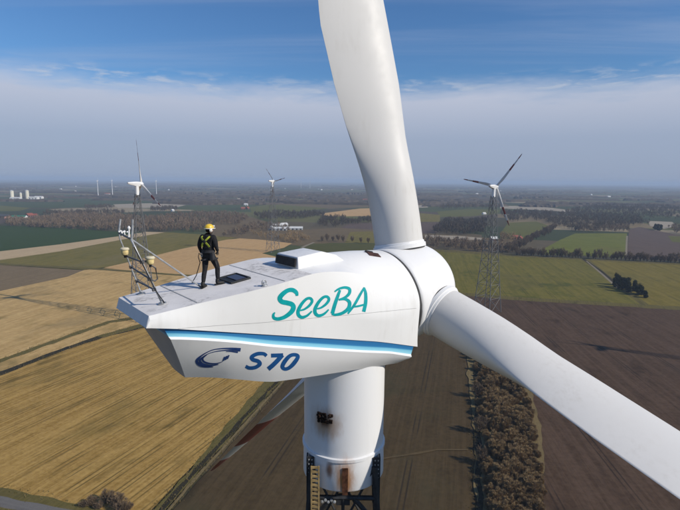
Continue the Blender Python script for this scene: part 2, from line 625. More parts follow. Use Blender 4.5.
# farther land first
field('grass_field', [(-200, 196), (-60, 196), (60, 197), (130, 199), (160, 203), (60, 208), (-200, 207)], field_mat('far_green', (0.05, 0.066, 0.022), (0.062, 0.08, 0.028), (0.04, 0.052, 0.018), 0, 12, 0.004, 0.3, 0, None, 0.4, 0.05))
field('bare_field', [(113, 204.3), (150, 203.2), (186, 205), (176, 207.5), (118, 208)], PALE)
field('grass_field', [(-80, 206), (0, 205.5), (30, 208), (20, 211), (-80, 212)], MEAD)
field('bare_field', [(236, 197), (268, 196), (272, 198), (250, 199.6), (238, 199.5)], PALE)
field('bare_field', [(283, 195.4), (306, 195), (308, 196.4), (284, 196.6)], PALE)
field('bare_field', [(326, 195.2), (343, 194.6), (344, 196.4), (326, 196.8)], PALE)
field('grass_field', [(250, 207), (278, 203.4), (330, 203.2), (330, 208), (290, 213), (252, 214)], MEAD)
field('scrubland', [(278, 203), (330, 202.6), (372, 203), (372, 207), (330, 208.5), (278, 204.5)], SCRUB)
field('stubble_field', [(318, 214), (360, 208.5), (380, 208), (380, 216), (330, 216.5)], TAN)
field('grass_field', [(320, 217), (380, 216.5), (380, 222), (322, 222)], MEAD)
field('fallow_field', [(336, 230), (350, 223.5), (385, 223), (385, 230)], PURP)
field('scrubland', [(205, 236), (215, 222), (240, 214), (296, 230), (340, 228), (376, 230), (380, 243), (330, 243), (300, 246), (262, 242), (236, 238)], SCRUB)
field('grass_field', [(350, 232), (385, 231), (385, 243), (345, 243)], OLIVE)
field('grass_field', [(302, 248), (312, 243.5), (420, 244), (440, 254), (440, 300), (290, 290)], field_mat('mid_green', (0.062, 0.066, 0.014), (0.095, 0.088, 0.022), (0.042, 0.05, 0.012), 0.2, 8, 0.007, 0.4, 0, None, 0.5, 0.15))
field('gravel_track', [(300, 247.4), (313, 242.3), (315, 242.6), (303, 247.9)], PATH)
# right-hand distance
field('bare_field', [(500, 206), (530, 206), (552, 208), (576, 211), (574, 212.6), (548, 210.5), (500, 208.4)], PALE)
field('grass_field', [(437, 211.5), (470, 209), (500, 210), (497, 214), (470, 216.5), (440, 217)], MEAD)
field('bare_field', [(416, 205.5), (428, 205), (428, 207.5), (416, 208)], PALE)
field('bare_field', [(420, 213), (440, 215), (440, 222), (418, 222)], OLIVE)
field('fallow_field', [(418, 222.5), (446, 222), (437, 233), (418, 234)], PURP)
field('grass_field', [(508, 223), (536, 221.5), (549, 226), (531, 236), (520, 239.5), (500, 234)], MEAD)
field('scrubland', [(420, 234), (450, 235), (515, 240), (508, 252), (470, 250), (420, 240)], SCRUB)
field('bare_field', [(425, 235), (458, 236), (482, 238), (482, 240), (450, 239.4), (425, 237.6)], PALE)
field('grass_field', [(540, 251), (560, 240), (575, 233.6), (627, 233.4), (625.5, 258), (590, 256), (545, 254.5)], field_mat('bright_meadow', (0.105, 0.122, 0.016), (0.155, 0.155, 0.026), (0.07, 0.088, 0.012), 0.35, 8, 0.008, 0.4, 20, (0.05, 0.06, 0.02), 0.5, 0.1, (0.15, 0.12, 0.04)))
field('ploughed_field', [(629, 229), (640, 227), (700, 240), (700, 262), (627, 258.5)], PURP)
field('sandy_track', [(626.2, 236), (628, 236), (627, 258.6), (625, 258.4)], PATH)
field('bare_field', [(648, 221), (672, 222), (678, 226), (664, 229), (650, 226)], PALE)
field('grass_field', [(668, 236), (720, 238), (720, 246), (672, 242)], MEAD)
# the two green fields, the two brown ones
field('ploughed_field', [(300, 286), (446, 292.4), (472, 366), (500, 640), (60, 640), (288, 380)], SOIL)
field('ploughed_field', [(438, 291.6), (510, 298.6), (680, 308.6), (900, 322), (1300, 640), (548, 640), (541, 430), (519, 366)], DARK)
field('crop_field', [(376, 245.5), (424, 249.5), (520, 256.2), (583, 259.2), (645, 307), (510, 299), (440, 292.2), (376, 288)], GREEN)
field('crop_field', [(586, 259), (680, 264.2), (840, 273), (900, 322), (680, 309), (648, 307.2)], GREEN2)
field('grass_verge', [(436, 290.6), (510, 297.0), (680, 307.0), (900, 320), (900, 323), (680, 310.4), (510, 300.2), (437, 293.4)], VERGE)
field('grass_verge', [(424, 248.6), (520, 255.2), (583, 258.2), (680, 263.2), (840, 271), (840, 274), (680, 265.4), (583, 260.2), (520, 257.2), (424, 250.6)], VERGE)
field('grass_verge', [(579, 258.6), (588, 258.8), (602, 270), (616, 281), (650, 306), (644, 307.6), (622, 291), (600, 272.6)], VERGE)
field('drainage_ditch', [(581.5, 259), (584.5, 259), (602, 271), (622, 287.4), (619, 288.4), (598, 271.4)], DITCH)
field('concrete_strip', [(585.6, 261.2), (587, 261.2), (604, 275), (618.6, 288.2), (617, 288.8), (602, 275.4)], PATH)
# left-hand land
field('crop_field', [(-300, 222), (0, 225.5), (60, 228), (120, 232), (150, 232.5), (118, 237), (60, 245), (0, 252), (-300, 284)], DGREEN)
field('stubble_field', [(-300, 284), (0, 251.6), (60, 244.6), (118, 236.6), (146, 232), (166, 232.6), (118, 241), (60, 252), (0, 261), (-300, 300)], BEIGE)
field('grass_field', [(-300, 299), (0, 260.4), (60, 251.6), (118, 240.6), (166, 232.4), (206, 235), (236, 238), (226, 240.4), (180, 250), (128, 263), (106, 267.6), (84, 270), (0, 265)], OLIVE)
field('stubble_field', [(104, 268), (128, 262.6), (180, 249.6), (226, 240), (240, 238.6), (262, 240), (292, 243.6), (284, 248), (262, 253.6), (280, 258), (270, 262), (235, 275), (190, 276), (140, 272)], TAN)
field('fallow_field', [(-300, 298), (-60, 262.4), (0, 265.4), (84, 270.6), (68, 277.4), (0, 292), (-300, 352)], GREYB)
field('stubble_field', [(-300, 352), (0, 291.6), (68, 277), (84, 270.4), (105, 268.6), (175, 274), (240, 277), (300, 286), (260, 312), (140, 322), (60, 342), (0, 366), (-300, 470)], STUB2)
field('drainage_ditch', [(-80, 259.4), (0, 263.6), (60, 266.6), (105, 269), (175, 274.4), (240, 277.6), (240, 279), (175, 276), (105, 270.8), (60, 268.2), (0, 265.4), (-80, 261)], VERGE)
field('stubble_field', [(-300, 480), (0, 372), (70, 346), (140, 326), (260, 312), (300, 340), (276, 380), (180, 480), (130, 535), (0, 500), (-80, 480)], STUB)
field('dry_strip', [(-300, 468), (0, 360), (60, 338.6), (108, 321.6), (150, 316), (190, 317), (150, 327), (98, 338), (16, 370), (-300, 484)], STUB2)
field('grass_verge', [(-300, 468), (0, 360), (60, 338.6), (108, 321.6), (150, 315.6), (180, 314), (150, 318), (110, 323.6), (62, 341), (2, 363), (-300, 472)], VERGE)
field('drainage_ditch', [(-300, 481), (6, 370.4), (66, 347.6), (100, 335.8), (150, 324), (190, 317), (196, 318.6), (150, 327), (102, 338.6), (68, 350), (10, 373), (-300, 484.5)], DITCH)
field('grass_verge', [(96, 337), (140, 324.6), (150, 321), (196, 316), (196, 318), (150, 325.4), (104, 338)], VERGE)
field('grass_verge', [(268, 378), (300, 344), (312, 344), (282, 380), (186, 488), (140, 545), (130, 540), (179, 482)], VERGE)
field('drainage_ditch', [(279, 378), (306, 344), (309, 344), (282, 379.4), (186, 486), (139, 540), (134, 538), (182, 484)], DITCH)
field('farm_track', [(284.8, 379), (309, 346), (310.5, 346), (286.2, 380), (187.6, 490.4), (144, 545), (141.8, 543), (185.8, 488.8)], DRYG)
field('grass_verge', [(-60, 476), (0, 489), (60, 502), (170, 528), (170, 548), (0, 512), (-60, 498)], VERGE)
field('road', [(-200, 455), (0, 497.5), (60, 509.6), (300, 560), (300, 574), (60, 521), (0, 508.6), (-200, 466)], ROADM)
# the shrub belt's floor
field('dry_grass', [(466, 352), (522, 352), (541, 430), (553, 640), (478, 640), (474, 430)], DRYG)
field('grass_verge', [(474, 366), (478, 366), (481, 430), (488, 640), (478, 640), (475, 430)], DITCH)  # shadow strip beside the belt, painted in with the dark ditch colour
field('farm_track', [(381, 459.6), (410, 455), (436, 450.6), (468, 450.4), (468, 451.6), (436, 452), (410, 456.6), (381, 461.4)], field_mat('faint_track', (0.085, 0.060, 0.028), (0.12, 0.085, 0.042), (0.05, 0.035, 0.017), 0.0, 1.0, 0.05))

# ================================================================== the main wind turbine
TILT, YAW, PHASE, CONE = 0.12835, 0.70024, -0.1773, 0.0841
HUB = np.array([2.6654, 19.4672, -4.3650]) + CAM
AX = np.array([math.cos(YAW) * math.cos(TILT), math.sin(YAW) * math.cos(TILT), math.sin(TILT)])
E1 = -AX
E2 = np.array([math.sin(YAW), -math.cos(YAW), 0])
E3 = np.cross(E2, AX)
if E3[2] < 0:
    E3 = -E3
RSPAN, R0 = 39.2, 1.80


def W(s, t, z):
    return HUB + s * E1 + t * E2 + z * E3


def on_local(px, py, n, c):
    """where the line of sight meets the nacelle-frame plane n.l = c"""
    d = ray(px, py)
    dl = np.array([d @ E1, d @ E2, d @ E3])
    q = CAM - HUB
    ol = np.array([q @ E1, q @ E2, q @ E3])
    return ol + dl * (c - np.dot(n, ol)) / np.dot(n, dl)


TS = 3.25
_t = W(TS, 0, 0)
TOWER = np.array([_t[0], _t[1], 0.0])
turbine = empty('wind_turbine', TOWER, 'large white wind turbine in the foreground with lettered nacelle, a worker on top', 'wind turbine', 'wind turbines')


def interp(x, xs, ys):
    return float(np.interp(x, xs, ys))


def smooth01(x):
    x = min(1, max(0, x))
    return x * x * (3 - 2 * x)


# ---- upper hull: loft from a flat-decked wedge at the rear to a round collar at the hub
DECK_Z = 2.38
S_FRONT, S_REAR = 1.28, 10.44


def lip_line(s):
    """lower edge of the upper hull: half width and height"""
    return interp(s, [1.28, 9.9, 10.56], [1.90, 1.37, 1.22]), interp(s, [1.28, 9.9, 10.56], [-1.43, 1.90, 2.10])


def upper_profile(s):
    wd = interp(s, [2.4, 3.6, 5.0, 6.9, 7.84, 9.17, 10.44], [1.45, 1.62, 1.72, 1.77, 1.66, 1.40, 1.22])
    zd = interp(s, [1.28, 2.6, 4.2, 10.44], [2.0, 2.26, 2.38, DECK_Z])
    wb, zb = lip_line(s)
    k = 1 - smooth01((s - 1.4) / 4.6)
    pts = []
    n_top, n_side = 10, 16
    # rear shape
    rear = [(wd * i / n_top, zd) for i in range(n_top + 1)] + \
           [(wd + (wb - wd) * i / n_side + 0.02 * math.sin(math.pi * i / n_side), zd + (zb - zd) * i / n_side) for i in range(1, n_side + 1)]
    rc = interp(s, [1.28, 6.6], [1.92, 2.10])
    top = interp(s, [1.28, 2.4, 3.8, 6.6], [0.0, 0.18, 0.36, 0.40])
    front = []
    for i in range(n_top + 1):
        w = R_(55) * i / n_top
        front.append((rc * math.sin(w), (rc + 0) * math.cos(w) + top * (1 - i / n_top * 0.6)))
    for i in range(1, n_side + 1):
        w = R_(55) + R_(35) * min(1, i / 9)
        if i <= 9:
            front.append((rc * math.sin(w), rc * math.cos(w) + top * 0.4 * (1 - i / 9)))
        else:
            a = front[n_top + 9]
            q = (i - 9) / (n_side - 9)
            front.append((a[0] + (wb - a[0]) * q, a[1] + (zb - a[1]) * q))
    for a, b in zip(rear, front):
        pts.append((a[0] + (b[0] - a[0]) * k, a[1] + (b[1] - a[1]) * k))
    return pts


def loft(stations, prof, cap=True):
    v, f = [], []
    rows = []
    for s in stations:
        p = prof(s)
        full = [(-a, b) for a, b in reversed(p[1:])] + list(p)
        rows.append(len(full))
        v += [(s, a, b) for a, b in full]
    n = rows[0]
    for i in range(len(stations) - 1):
        for k in range(n - 1):
            a = i * n + k
            f.append((a, a + 1, a + n + 1, a + n))
    return v, f, n


ST = list(np.linspace(S_FRONT, S_REAR, 48))
lv, lf, ln = loft(ST, upper_profile)
NP = (ln + 1) // 2
# rear lip: last row pushed down and back
wbr, zbr = lip_line(10.56)
base = len(lv)
last = (len(ST) - 1) * ln
p = upper_profile(S_REAR)
full = [(-a, b) for a, b in reversed(p[1:])] + list(p)
for a, b in full:
    lv.append((10.56, a * 1.0, 2.10 - 0.0 * b))
for k in range(ln - 1):
    lf.append((last + k, last + k + 1, base + k + 1, base + k))
# underside closing the hull
under = len(lv)
lv += [(s, 0, lip_line(s)[1] + 0.10) for s in ST] + [(10.56, 0, 2.12)]
for i in range(len(ST) - 1):
    lf.append((i * ln, (i + 1) * ln, under + i + 1, under + i))
    lf.append((i * ln + ln - 1, under + i, under + i + 1, (i + 1) * ln + ln - 1))
# front cap
lf.append(tuple(range(ln)) + (under,))
deck_half = [f for f in lf]


def lean(q):
    g_ = max(0.0, 1 - (q[0] - 1.28) / 2.2)
    return (q[0] + 0.26 * g_ * smooth01((0.5 - q[2]) / 1.9), q[1], q[2])


lvw = [W(*lean(q)) for q in lv]
hull_me = mesh('nacelle_hull', np.array(lvw) - TOWER, lf, M['white'], True)
hull_me.materials.append(M['deck'])
# deck coating on the flat top behind the vent hood
nt = 10
for poly in hull_me.polygons:
    vi = list(poly.vertices)
    if poly.index < (len(ST) - 1) * (ln - 1):
        i, k = divmod(poly.index, ln - 1)
        kk = abs(k + 0.5 - (ln - 1) / 2)
        if kk < nt and ST[i] > 5.6:
            poly.material_index = 1
hull_me.set_sharp_from_angle(angle=R_(13))
hull = link('nacelle_hull', hull_me, turbine)
tag(hull, 'white nacelle hull with teal lettering and grey deck')
BVH = BVHTree.FromPolygons([tuple(q) for q in lvw], lf)


def on_surface(bvh, px, py, off=0.006):
    d = Vector(ray(px, py)).normalized()
    loc, nor, idx, dist = bvh.ray_cast(Vector(CAM), d)
    if loc is None:
        return None
    if nor.dot(d) > 0:
        nor = -nor
    return np.array(loc + nor * off)


def catmull(P, n=7, closed=False):
    P = [np.array(q, float) for q in P]
    out = []
    N = len(P)
    rng_ = range(N) if closed else range(N - 1)
    for i in rng_:
        g = (lambda j: P[j % N]) if closed else (lambda j: P[min(max(j, 0), N - 1)])
        p0, p1, p2, p3 = g(i - 1), g(i), g(i + 1), g(i + 2)
        for k in range(n):
            u = k / n
            out.append(0.5 * (2 * p1 + (p2 - p0) * u + (2 * p0 - 5 * p1 + 4 * p2 - p3) * u * u + (3 * p1 - p0 - 3 * p2 + p3) * u ** 3))
    if not closed:
        out.append(P[-1])
    return out


def strokes_on(bvh, name, strokes, mat, parent, org, sc, lift=0.006, n=7):
    """brush strokes (x, y, width) in the coordinates of a photo crop, laid on the hull"""
    mb = MB()
    for q, st in enumerate(strokes):
        closed = st[0] == 'closed'
        raw = st[1:] if closed else st
        c = catmull(raw, n, closed)
        if closed:
            c.append(c[0])
        L, Rr = [], []
        for i, a in enumerate(c):
            t = c[min(i + 1, len(c) - 1)][:2] - c[max(i - 1, 0)][:2]
            if closed and i in (0, len(c) - 1):
                t = c[1][:2] - c[-2][:2]
            t = t / (np.linalg.norm(t) + 1e-9)
            nn = np.array([-t[1], t[0]]) * a[2] / 2
            L.append(a[:2] + nn)
            Rr.append(a[:2] - nn)
        v, ok = [], True
        for a, b in zip(L, Rr):
            for p_ in (a, b):
                w = on_surface(bvh, org[0] + p_[0] / sc, org[1] + p_[1] / sc, lift + 0.0012 * q)
                if w is None:
                    w = v[-1] if v else HUB
                v.append(w)
        f = [(2 * i, 2 * i + 1, 2 * i + 3, 2 * i + 2) for i in range(len(L) - 1)]
        mb.add(v, f)
    return mb.build(name, mat, parent, rel=TOWER)


O6, K6 = (262, 280), 6.18
letter_S = [[(216, 98, 15.4), (212, 78, 24.2), (190, 62, 26.4), (160, 64, 26.4), (128, 86, 28.6), (110, 112, 29.7), (122, 133, 29.7), (155, 141, 29.7), (184, 150, 29.7), (194, 170, 29.7), (180, 198, 28.6), (140, 228, 24.2), (100, 240, 22), (74, 234, 19.8), (70, 214, 15.4), (80, 200, 7.7)]]


def letter_e(dx, dy):
    return [[(236 + dx, 188 + dy, 9.2), (262 + dx, 180 + dy, 12.65), (292 + dx, 158 + dy, 16.1), (309 + dx, 132 + dy, 17.25), (300 + dx, 114 + dy, 17.25), (276 + dx, 116 + dy, 17.25),
             (246 + dx, 146 + dy, 19.55), (224 + dx, 188 + dy, 21.85), (226 + dx, 216 + dy, 21.85), (246 + dx, 230 + dy, 19.55), (278 + dx, 220 + dy, 14.95), (308 + dx, 192 + dy, 9.2)]]


letter_B = [[(482, 62, 15), (466, 104, 20), (448, 158, 22.5), (434, 208, 22.5)],
            [(448, 72, 8.75), (476, 54, 13.75), (512, 46, 16.25), (540, 56, 18.75), (538, 84, 18.75), (512, 108, 16.25), (474, 122, 11.25)],
            [(474, 122, 11.25), (514, 118, 16.25), (540, 138, 21.25), (534, 174, 22.5), (500, 202, 20), (458, 214, 16.25), (430, 210, 11.25)]]
letter_A = [[(632, 46, 11.25), (604, 94, 16.25), (570, 154, 16.25), (530, 208, 11.25)],
            [(630, 46, 11.25), (640, 84, 18.75), (640, 140, 21.25), (628, 196, 21.25)],
            [(562, 166, 10), (600, 160, 12.5), (636, 150, 11.25)]]
for st in (letter_S, letter_e(0, 0), letter_e(104, -10), letter_B, letter_A):
    strokes_on(BVH, 'teal_letter', st, M['teal'], hull, O6, K6)

# hull seam that runs the length of the side, and the collar joint at the hub
strokes_on(BVH, 'panel_seam', [[(178, 328.6, 0.34), (230, 324.6, 0.34), (262, 322.6, 0.34), (320, 317.4, 0.34), (370, 312.8, 0.34), (416.4, 308.2, 0.34)]], M['seam'], hull, (0, 0), 1.0, 0.004)
mb = MB()
cp = [W(1.20, 1.80 * math.sin(a), 1.80 * math.cos(a)) for a in np.linspace(-2.1, 2.1, 60)]
mb.tube(cp, 0.10, 6)
mb.build('collar_joint', M['gap'], hull, rel=TOWER, smooth=True)

# deck joints: two thin raised seams across the grey top
for s in (6.7, 9.2):
    mb = MB()
    wd = upper_profile(s)[10][0] - 0.08
    mb.box(W(s, 0, DECK_Z + 0.004), (0.03, 2 * wd, 0.012), (E1, E2, E3))
    mb.build('deck_joint', M['seam'], hull, rel=TOWER)

# ---- lower hull with the blue band, white ledge and logo panel
SL = list(np.linspace(1.66, 10.15, 40))


def lower_profile(s):
    wb, zb = lip_line(s)
    q = (s - 1.45) / 8.7
    ins = interp(s, [1.45, 9.0, 10.15], [0.02, 0.05, 0.09])
    bh = interp(s, [1.45, 4.0, 10.15], [0.33, 0.35, 0.27])      # height of the blue band
    zl = interp(s, [1.45, 1.96, 2.95, 4.6, 6.05, 7.1, 8.9, 10.15], [-1.84, -1.92, -1.76, -1.37, -1.05, -0.82, -0.28, 0.10])
    zl = min(zl, zb - bh - 0.12)
    wl_ = interp(s, [1.45, 2.95, 4.6, 6.05, 7.1, 8.9, 10.15], [1.60, 1.50, 1.40, 1.25, 1.10, 0.80, 0.45])
    a = (wb - ins, zb + 0.06)
    b = (wb - ins + 0.015, zb - bh)
    c = (wb - ins + 0.075, zb - bh - 0.065)
    d = (wl_, zl)
    pts = [(0.0, zl - 0.03), (wl_ * 0.55, zl - 0.025), (wl_ - 0.06, zl - 0.015), d]
    for i in range(1, 7):
        u = i / 6
        pts.append((d[0] + (c[0] - d[0]) * u + 0.05 * math.sin(math.pi * u), d[1] + (c[1] - d[1]) * u))
    pts += [b, a]
    return pts


def lower_loft(cols, stations, extra=None):
    v, f = [], []
    n = len(cols)
    for s in stations:
        p_ = lower_profile(s)
        v += [(s,) + tuple(p_[c]) for c in cols]
    for i in range(len(stations) - 1):
        for k in range(n - 1):
            a = i * n + k
            f.append((a, a + 1, a + n + 1, a + n))
    return v, f


def both_sides(v, f):
    k = len(v)
    return list(v) + [(a, -b, c) for a, b, c in v], list(f) + [tuple(reversed([i + k for i in q])) for q in f]


NLP = 12
v, f = lower_loft(list(range(0, 11)), SL)       # belly, panel and ledge
# shear the rear end so that it leans forward towards the belly
vb, fb = both_sides(v, f)
n = 11
k = len(v)
r = (len(SL) - 1) * n
fb.append(tuple(range(0, n)) + tuple(k + i for i in range(n - 1, -1, -1)))                     # front


def shear(q):
    s, t, z = q
    top = lip_line(10.15)[1]
    g = smooth01((s - 7.0) / 3.15)
    h_ = max(0.0, 1 - (s - 1.66) / 1.2)
    return (s - g * 0.55 * max(0, top - z) / 1.75 + h_ * 0.32 * min(1, max(0, lip_line(s)[1] - z) / 0.5), t, z)


vw = [W(*shear(q)) for q in vb]
low_me = mesh('lower_hull', np.array(vw) - TOWER, fb, M['lower'], True)
low_me.set_sharp_from_angle(angle=R_(24))
lower = link('lower_hull', low_me, turbine)
BVL = BVHTree.FromPolygons([tuple(q) for q in vw], fb)
# the rear face: dark panel closing the lower hull
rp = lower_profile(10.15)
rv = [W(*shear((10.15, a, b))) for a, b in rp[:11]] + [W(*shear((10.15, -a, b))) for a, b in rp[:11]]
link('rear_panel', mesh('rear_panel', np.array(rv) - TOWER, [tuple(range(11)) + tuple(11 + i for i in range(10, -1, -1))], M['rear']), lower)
b_, a_ = rp[10], rp[11]
rv = [W(*shear((10.15, sg * q[0], q[1]))) for sg, q in ((1, b_), (1, a_), (-1, a_), (-1, b_))]
me = mesh('blue_stripe', np.array(rv) - TOWER, [(0, 1, 2, 3)], M['stripe'])
at = me.attributes.new('across', 'FLOAT', 'POINT')
at.data.foreach_set('value', [0.8, 0.0, 0.0, 0.8])
link('blue_stripe', me, lower)
# blue band, one strip each side
for sgn in (1, -1):
    v, f = [], []
    A = []
    for s in SL:
        p_ = lower_profile(s)
        b, a = p_[10], p_[11]
        for i in range(9):
            u = i / 8
            v.append(W(*shear((s, sgn * (b[0] + (a[0] - b[0]) * u), b[1] + (a[1] - b[1]) * u))))
            A.append(1 - u)
    for i in range(len(SL) - 1):
        for k in range(8):
            a = i * 9 + k
            f.append((a, a + 1, a + 10, a + 9) if sgn > 0 else (a, a + 9, a + 10, a + 1))
    me = mesh('blue_stripe', np.array(v) - TOWER, f, M['stripe'], True)
    at = me.attributes.new('across', 'FLOAT', 'POINT')
    at.data.foreach_set('value', A)
    link('blue_stripe', me, lower)

O7, K7 = (185, 335), 5.667
strokes_on(BVL, 'blue_letter', [[(462, 118, 18.48), (446, 106, 19.8), (410, 106, 21.12), (380, 122, 22.44), (384, 138, 22.44), (414, 148, 22.44), (424, 164, 22.44), (400, 182, 21.12), (366, 186, 19.8), (344, 176, 18.48)]], M['navy'], lower, O7, K7)
strokes_on(BVL, 'blue_numeral', [[(488, 116, 22.44), (520, 115, 22.44), (556, 114, 22.44)], [(552, 112, 25.08), (526, 142, 25.08), (500, 168, 25.08), (472, 192, 25.08)]], M['navy'], lower, O7, K7, n=4)
strokes_on(BVL, 'blue_numeral', [['closed', (640, 122, 21.12), (622, 111, 19.8), (594, 118, 21.12), (566, 148, 23.76), (552, 178, 22.44), (566, 192, 19.8), (592, 184, 21.12), (620, 156, 23.76)]], M['navy'], lower, O7, K7)
strokes_on(BVL, 'swirl_logo', [
    [(316, 78, 10), (260, 75, 8.75), (200, 77, 6.25), (150, 86, 5), (100, 112, 7.5), (68, 142, 15), (76, 164, 16.25), (110, 178, 11.25), (160, 180, 3.75)],
    [(314, 88, 10), (262, 84, 7.5), (190, 90, 5), (140, 102, 3.75), (104, 122, 7.5), (84, 144, 12.5), (100, 164, 12.5), (140, 172, 8.75), (190, 166, 3.75)],
    [(300, 97, 8.75), (262, 92, 6.25), (232, 93, 2.5)],
    [(124, 112, 2.5), (100, 130, 10), (108, 150, 11.25), (140, 160, 8.75), (180, 160, 6.25), (212, 150, 2.5)],
    [(216, 146, 7.5), (226, 122, 8.75)], [(228, 140, 7.5), (238, 117, 8.75)], [(240, 134, 6.25), (249, 112, 7.5)]], M['logo'], lower, O7, K7)

# ---- vent hood on the deck
z0 = DECK_Z - 0.35
HR, HA, HB = 5.70, -0.30, 0.93
hv = [W(HR + 0.03, HA - 0.10, z0), W(HR + 0.03, HB + 0.02, z0), W(3.55, HB - 0.08, z0), W(3.55, HA - 0.02, z0),
      W(HR - 0.07, HA, 2.74), W(HR - 0.07, HB - 0.06, 2.74), W(4.62, HB - 0.12, 2.70), W(4.62, HA + 0.04, 2.70), W(4.05, HB - 0.12, 2.46), W(4.05, HA + 0.04, 2.46)]
hood_bm = bmesh.new()
bv = [hood_bm.verts.new(q - TOWER) for q in hv]
for q in ((4, 5, 6, 7), (7, 6, 8, 9), (9, 8, 2, 3), (0, 1, 5, 4), (1, 2, 8, 6, 5), (0, 4, 7, 9, 3)):
    hood_bm.faces.new([bv[i] for i in q])
bmesh.ops.recalc_face_normals(hood_bm, faces=hood_bm.faces)
bmesh.ops.bevel(hood_bm, geom=list(hood_bm.edges), offset=0.035, segments=3, affect='EDGES', profile=0.6)
me = bpy.data.meshes.new('vent_hood')
hood_bm.to_mesh(me)
hood_bm.free()
me.materials.append(M['white'])
me.polygons.foreach_set('use_smooth', [True] * len(me.polygons))
me.set_sharp_from_angle(angle=R_(30))
hood = link('vent_hood', me, turbine)
# black grille on the rear face
ga = np.array(W(HR + 0.015, (HA + HB) / 2 - 0.05, 2.40))
gb = np.array(W(HR - 0.065, (HA + HB) / 2 - 0.04, 2.72))
gu = (gb - ga) / np.linalg.norm(gb - ga)
gn = np.cross(E2, gu)
gn = gn if gn @ E1 > 0 else -gn
mb = MB()
mb.box((ga + gb) / 2 + gn * 0.03, (HB - HA - 0.12, np.linalg.norm(gb - ga) * 0.84, 0.03), (E2, gu, gn))
gr = mb.build('grille', M['black'], hood, rel=TOWER)
for i in range(6):
    mb = MB()
    mb.box(ga + (gb - ga) * (0.13 + 0.148 * i) + gn * 0.050, (HB - HA - 0.14, 0.028, 0.025), (E2, gu, gn))
    mb.build('louvre', M['darksteel'], hood, rel=TOWER)

# ---- open hatch with dark lid, beside the worker; small brown hatch by the hub; lifting eye; deck box
hc = W(7.72, 0.02, DECK_Z)
mb = MB()
mb.box(W(7.48, 0.10, DECK_Z + 0.015), (0.56, 0.80, 0.04), (E1, E2, E3))
ho = mb.build('deck_hatch', M['black'], hull, rel=TOWER)  # black slab paints in the darkness of the open hatch; no hole is cut
mb = MB()
for a, b, sx, sy in ((7.18, 0.10, 0.05, 0.88), (7.78, 0.10, 0.05, 0.88), (7.48, -0.32, 0.56, 0.05), (7.48, 0.52, 0.56, 0.05)):
    mb.box(W(a, b, DECK_Z + 0.03), (sx, sy, 0.06), (E1, E2, E3))
mb.build('hatch_frame', M['darksteel'], hull, rel=TOWER)
mb = MB()
mb.box(W(7.42, 0.12, DECK_Z + 0.046), (0.32, 0.62, 0.02), (E1, E2, E3))
mb.build('hatch_lid', plain('tinted_hatch_lid', (0.035, 0.03, 0.05), 0.3, 0.5), hull, rel=TOWER)
fa = on_surface(BVH, 372.5, 256, 0.0)
fb_ = on_surface(BVH, 379, 257, 0.0)
fc = on_surface(BVH, 374, 253.5, 0.0)
u = (fb_ - fa) / np.linalg.norm(fb_ - fa)
w_ = fc - fa
w_ = w_ - u * (w_ @ u)
w_ /= np.linalg.norm(w_)
nn = np.cross(u, w_)
mb = MB()
mb.box(fa + (fb_ - fa) * 0.4 + w_ * 0.15, (0.46, 0.32, 0.05), (u, w_, nn))
mb.build('front_hatch', plain('rusty_brown_hatch', (0.075, 0.035, 0.028), 0.6, 0.3, 0.4, 6), hull, rel=TOWER)
mb = MB()
mb.box(fa + (fb_ - fa) * 0.4 + w_ * 0.36 - u * 0.12, (0.30, 0.09, 0.07), (u, w_, nn))
mb.build('hatch_hinge', M['darksteel'], hull, rel=TOWER)
le = on_surface(BVH, 264.5, 286, 0.0)
mb = MB()
mb.lathe([(0, 0.09), (0.03, 0.09), (0.03, 0.045), (0.10, 0.045)], le, E3, 10)
mb.tube([le + E3 * 0.10 + E1 * 0.07 * math.cos(a) + E3 * 0.07 * math.sin(a) for a in np.linspace(0, 2 * math.pi, 13)], 0.018, 6, False)
mb.build('lifting_eye', M['galv'], hull, rel=TOWER, smooth=True)

# ---- instrument mast at the rear of the deck
mast_pos = W(9.87, -0.2, DECK_Z)
FN, FF = np.array([9.85, 0.56, DECK_Z]), np.array([9.89, -0.96, DECK_Z])


def near(px, py, t=0.56):
    return W(*on_local(px, py, [0, 1, 0], t))


def far(px, py, t=-0.96):
    return W(*on_local(px, py, [0, 1, 0], t))


def mid(px, py, t=-0.2):
    return W(*on_local(px, py, [0, 1, 0], t))


mast = MB()
mast.tube([W(*FN), near(150, 278), near(140, 258), near(131, 239)], 0.025, 8)
mast_o = mast.build('instrument_mast', M['galv'], turbine, rel=TOWER, smooth=True)


def piece(name, mat, fn, smooth=True, parent=mast_o):
    mb_ = MB()
    fn(mb_)
    return mb_.build(name, mat, parent, rel=TOWER, smooth=smooth, sharp=40)


piece('pole', M['galv'], lambda b: b.tube([W(*FF), far(136, 280), far(130, 265), far(124, 249), far(119.6, 238), far(119, 231)], 0.020, 8))
piece('strut', M['galv'], lambda b: b.tube([near(131.5, 239.5), W(*on_local(201, 287, [0, 0, 1], DECK_Z))], 0.024, 8))
for fo in (FN, FF):
    piece('foot_plate', M['galv'], lambda b: b.lathe([(-0.01, 0.11), (0.035, 0.11), (0.035, 0.05), (0.10, 0.05)], W(*fo), E3, 10))
piece('crossbar', M['clampsteel'], lambda b: b.tube([far(119, 233), near(131, 239)], 0.026, 6))
for a, b_, c, d in ((126, 256, 142, 262), (131, 267, 150, 279), (137, 281, 154, 289.5)):
    piece('crossbar', M['clampsteel'], lambda b: b.tube([far(a, b_), near(c, d)], 0.023, 6))
    piece('clamp', M['clampsteel'], lambda b: b.box(near(c, d), (0.09, 0.075, 0.085), (E1, E2, E3)), False)
    piece('clamp', M['clampsteel'], lambda b: b.box(far(a, b_), (0.085, 0.07, 0.08), (E1, E2, E3)), False)
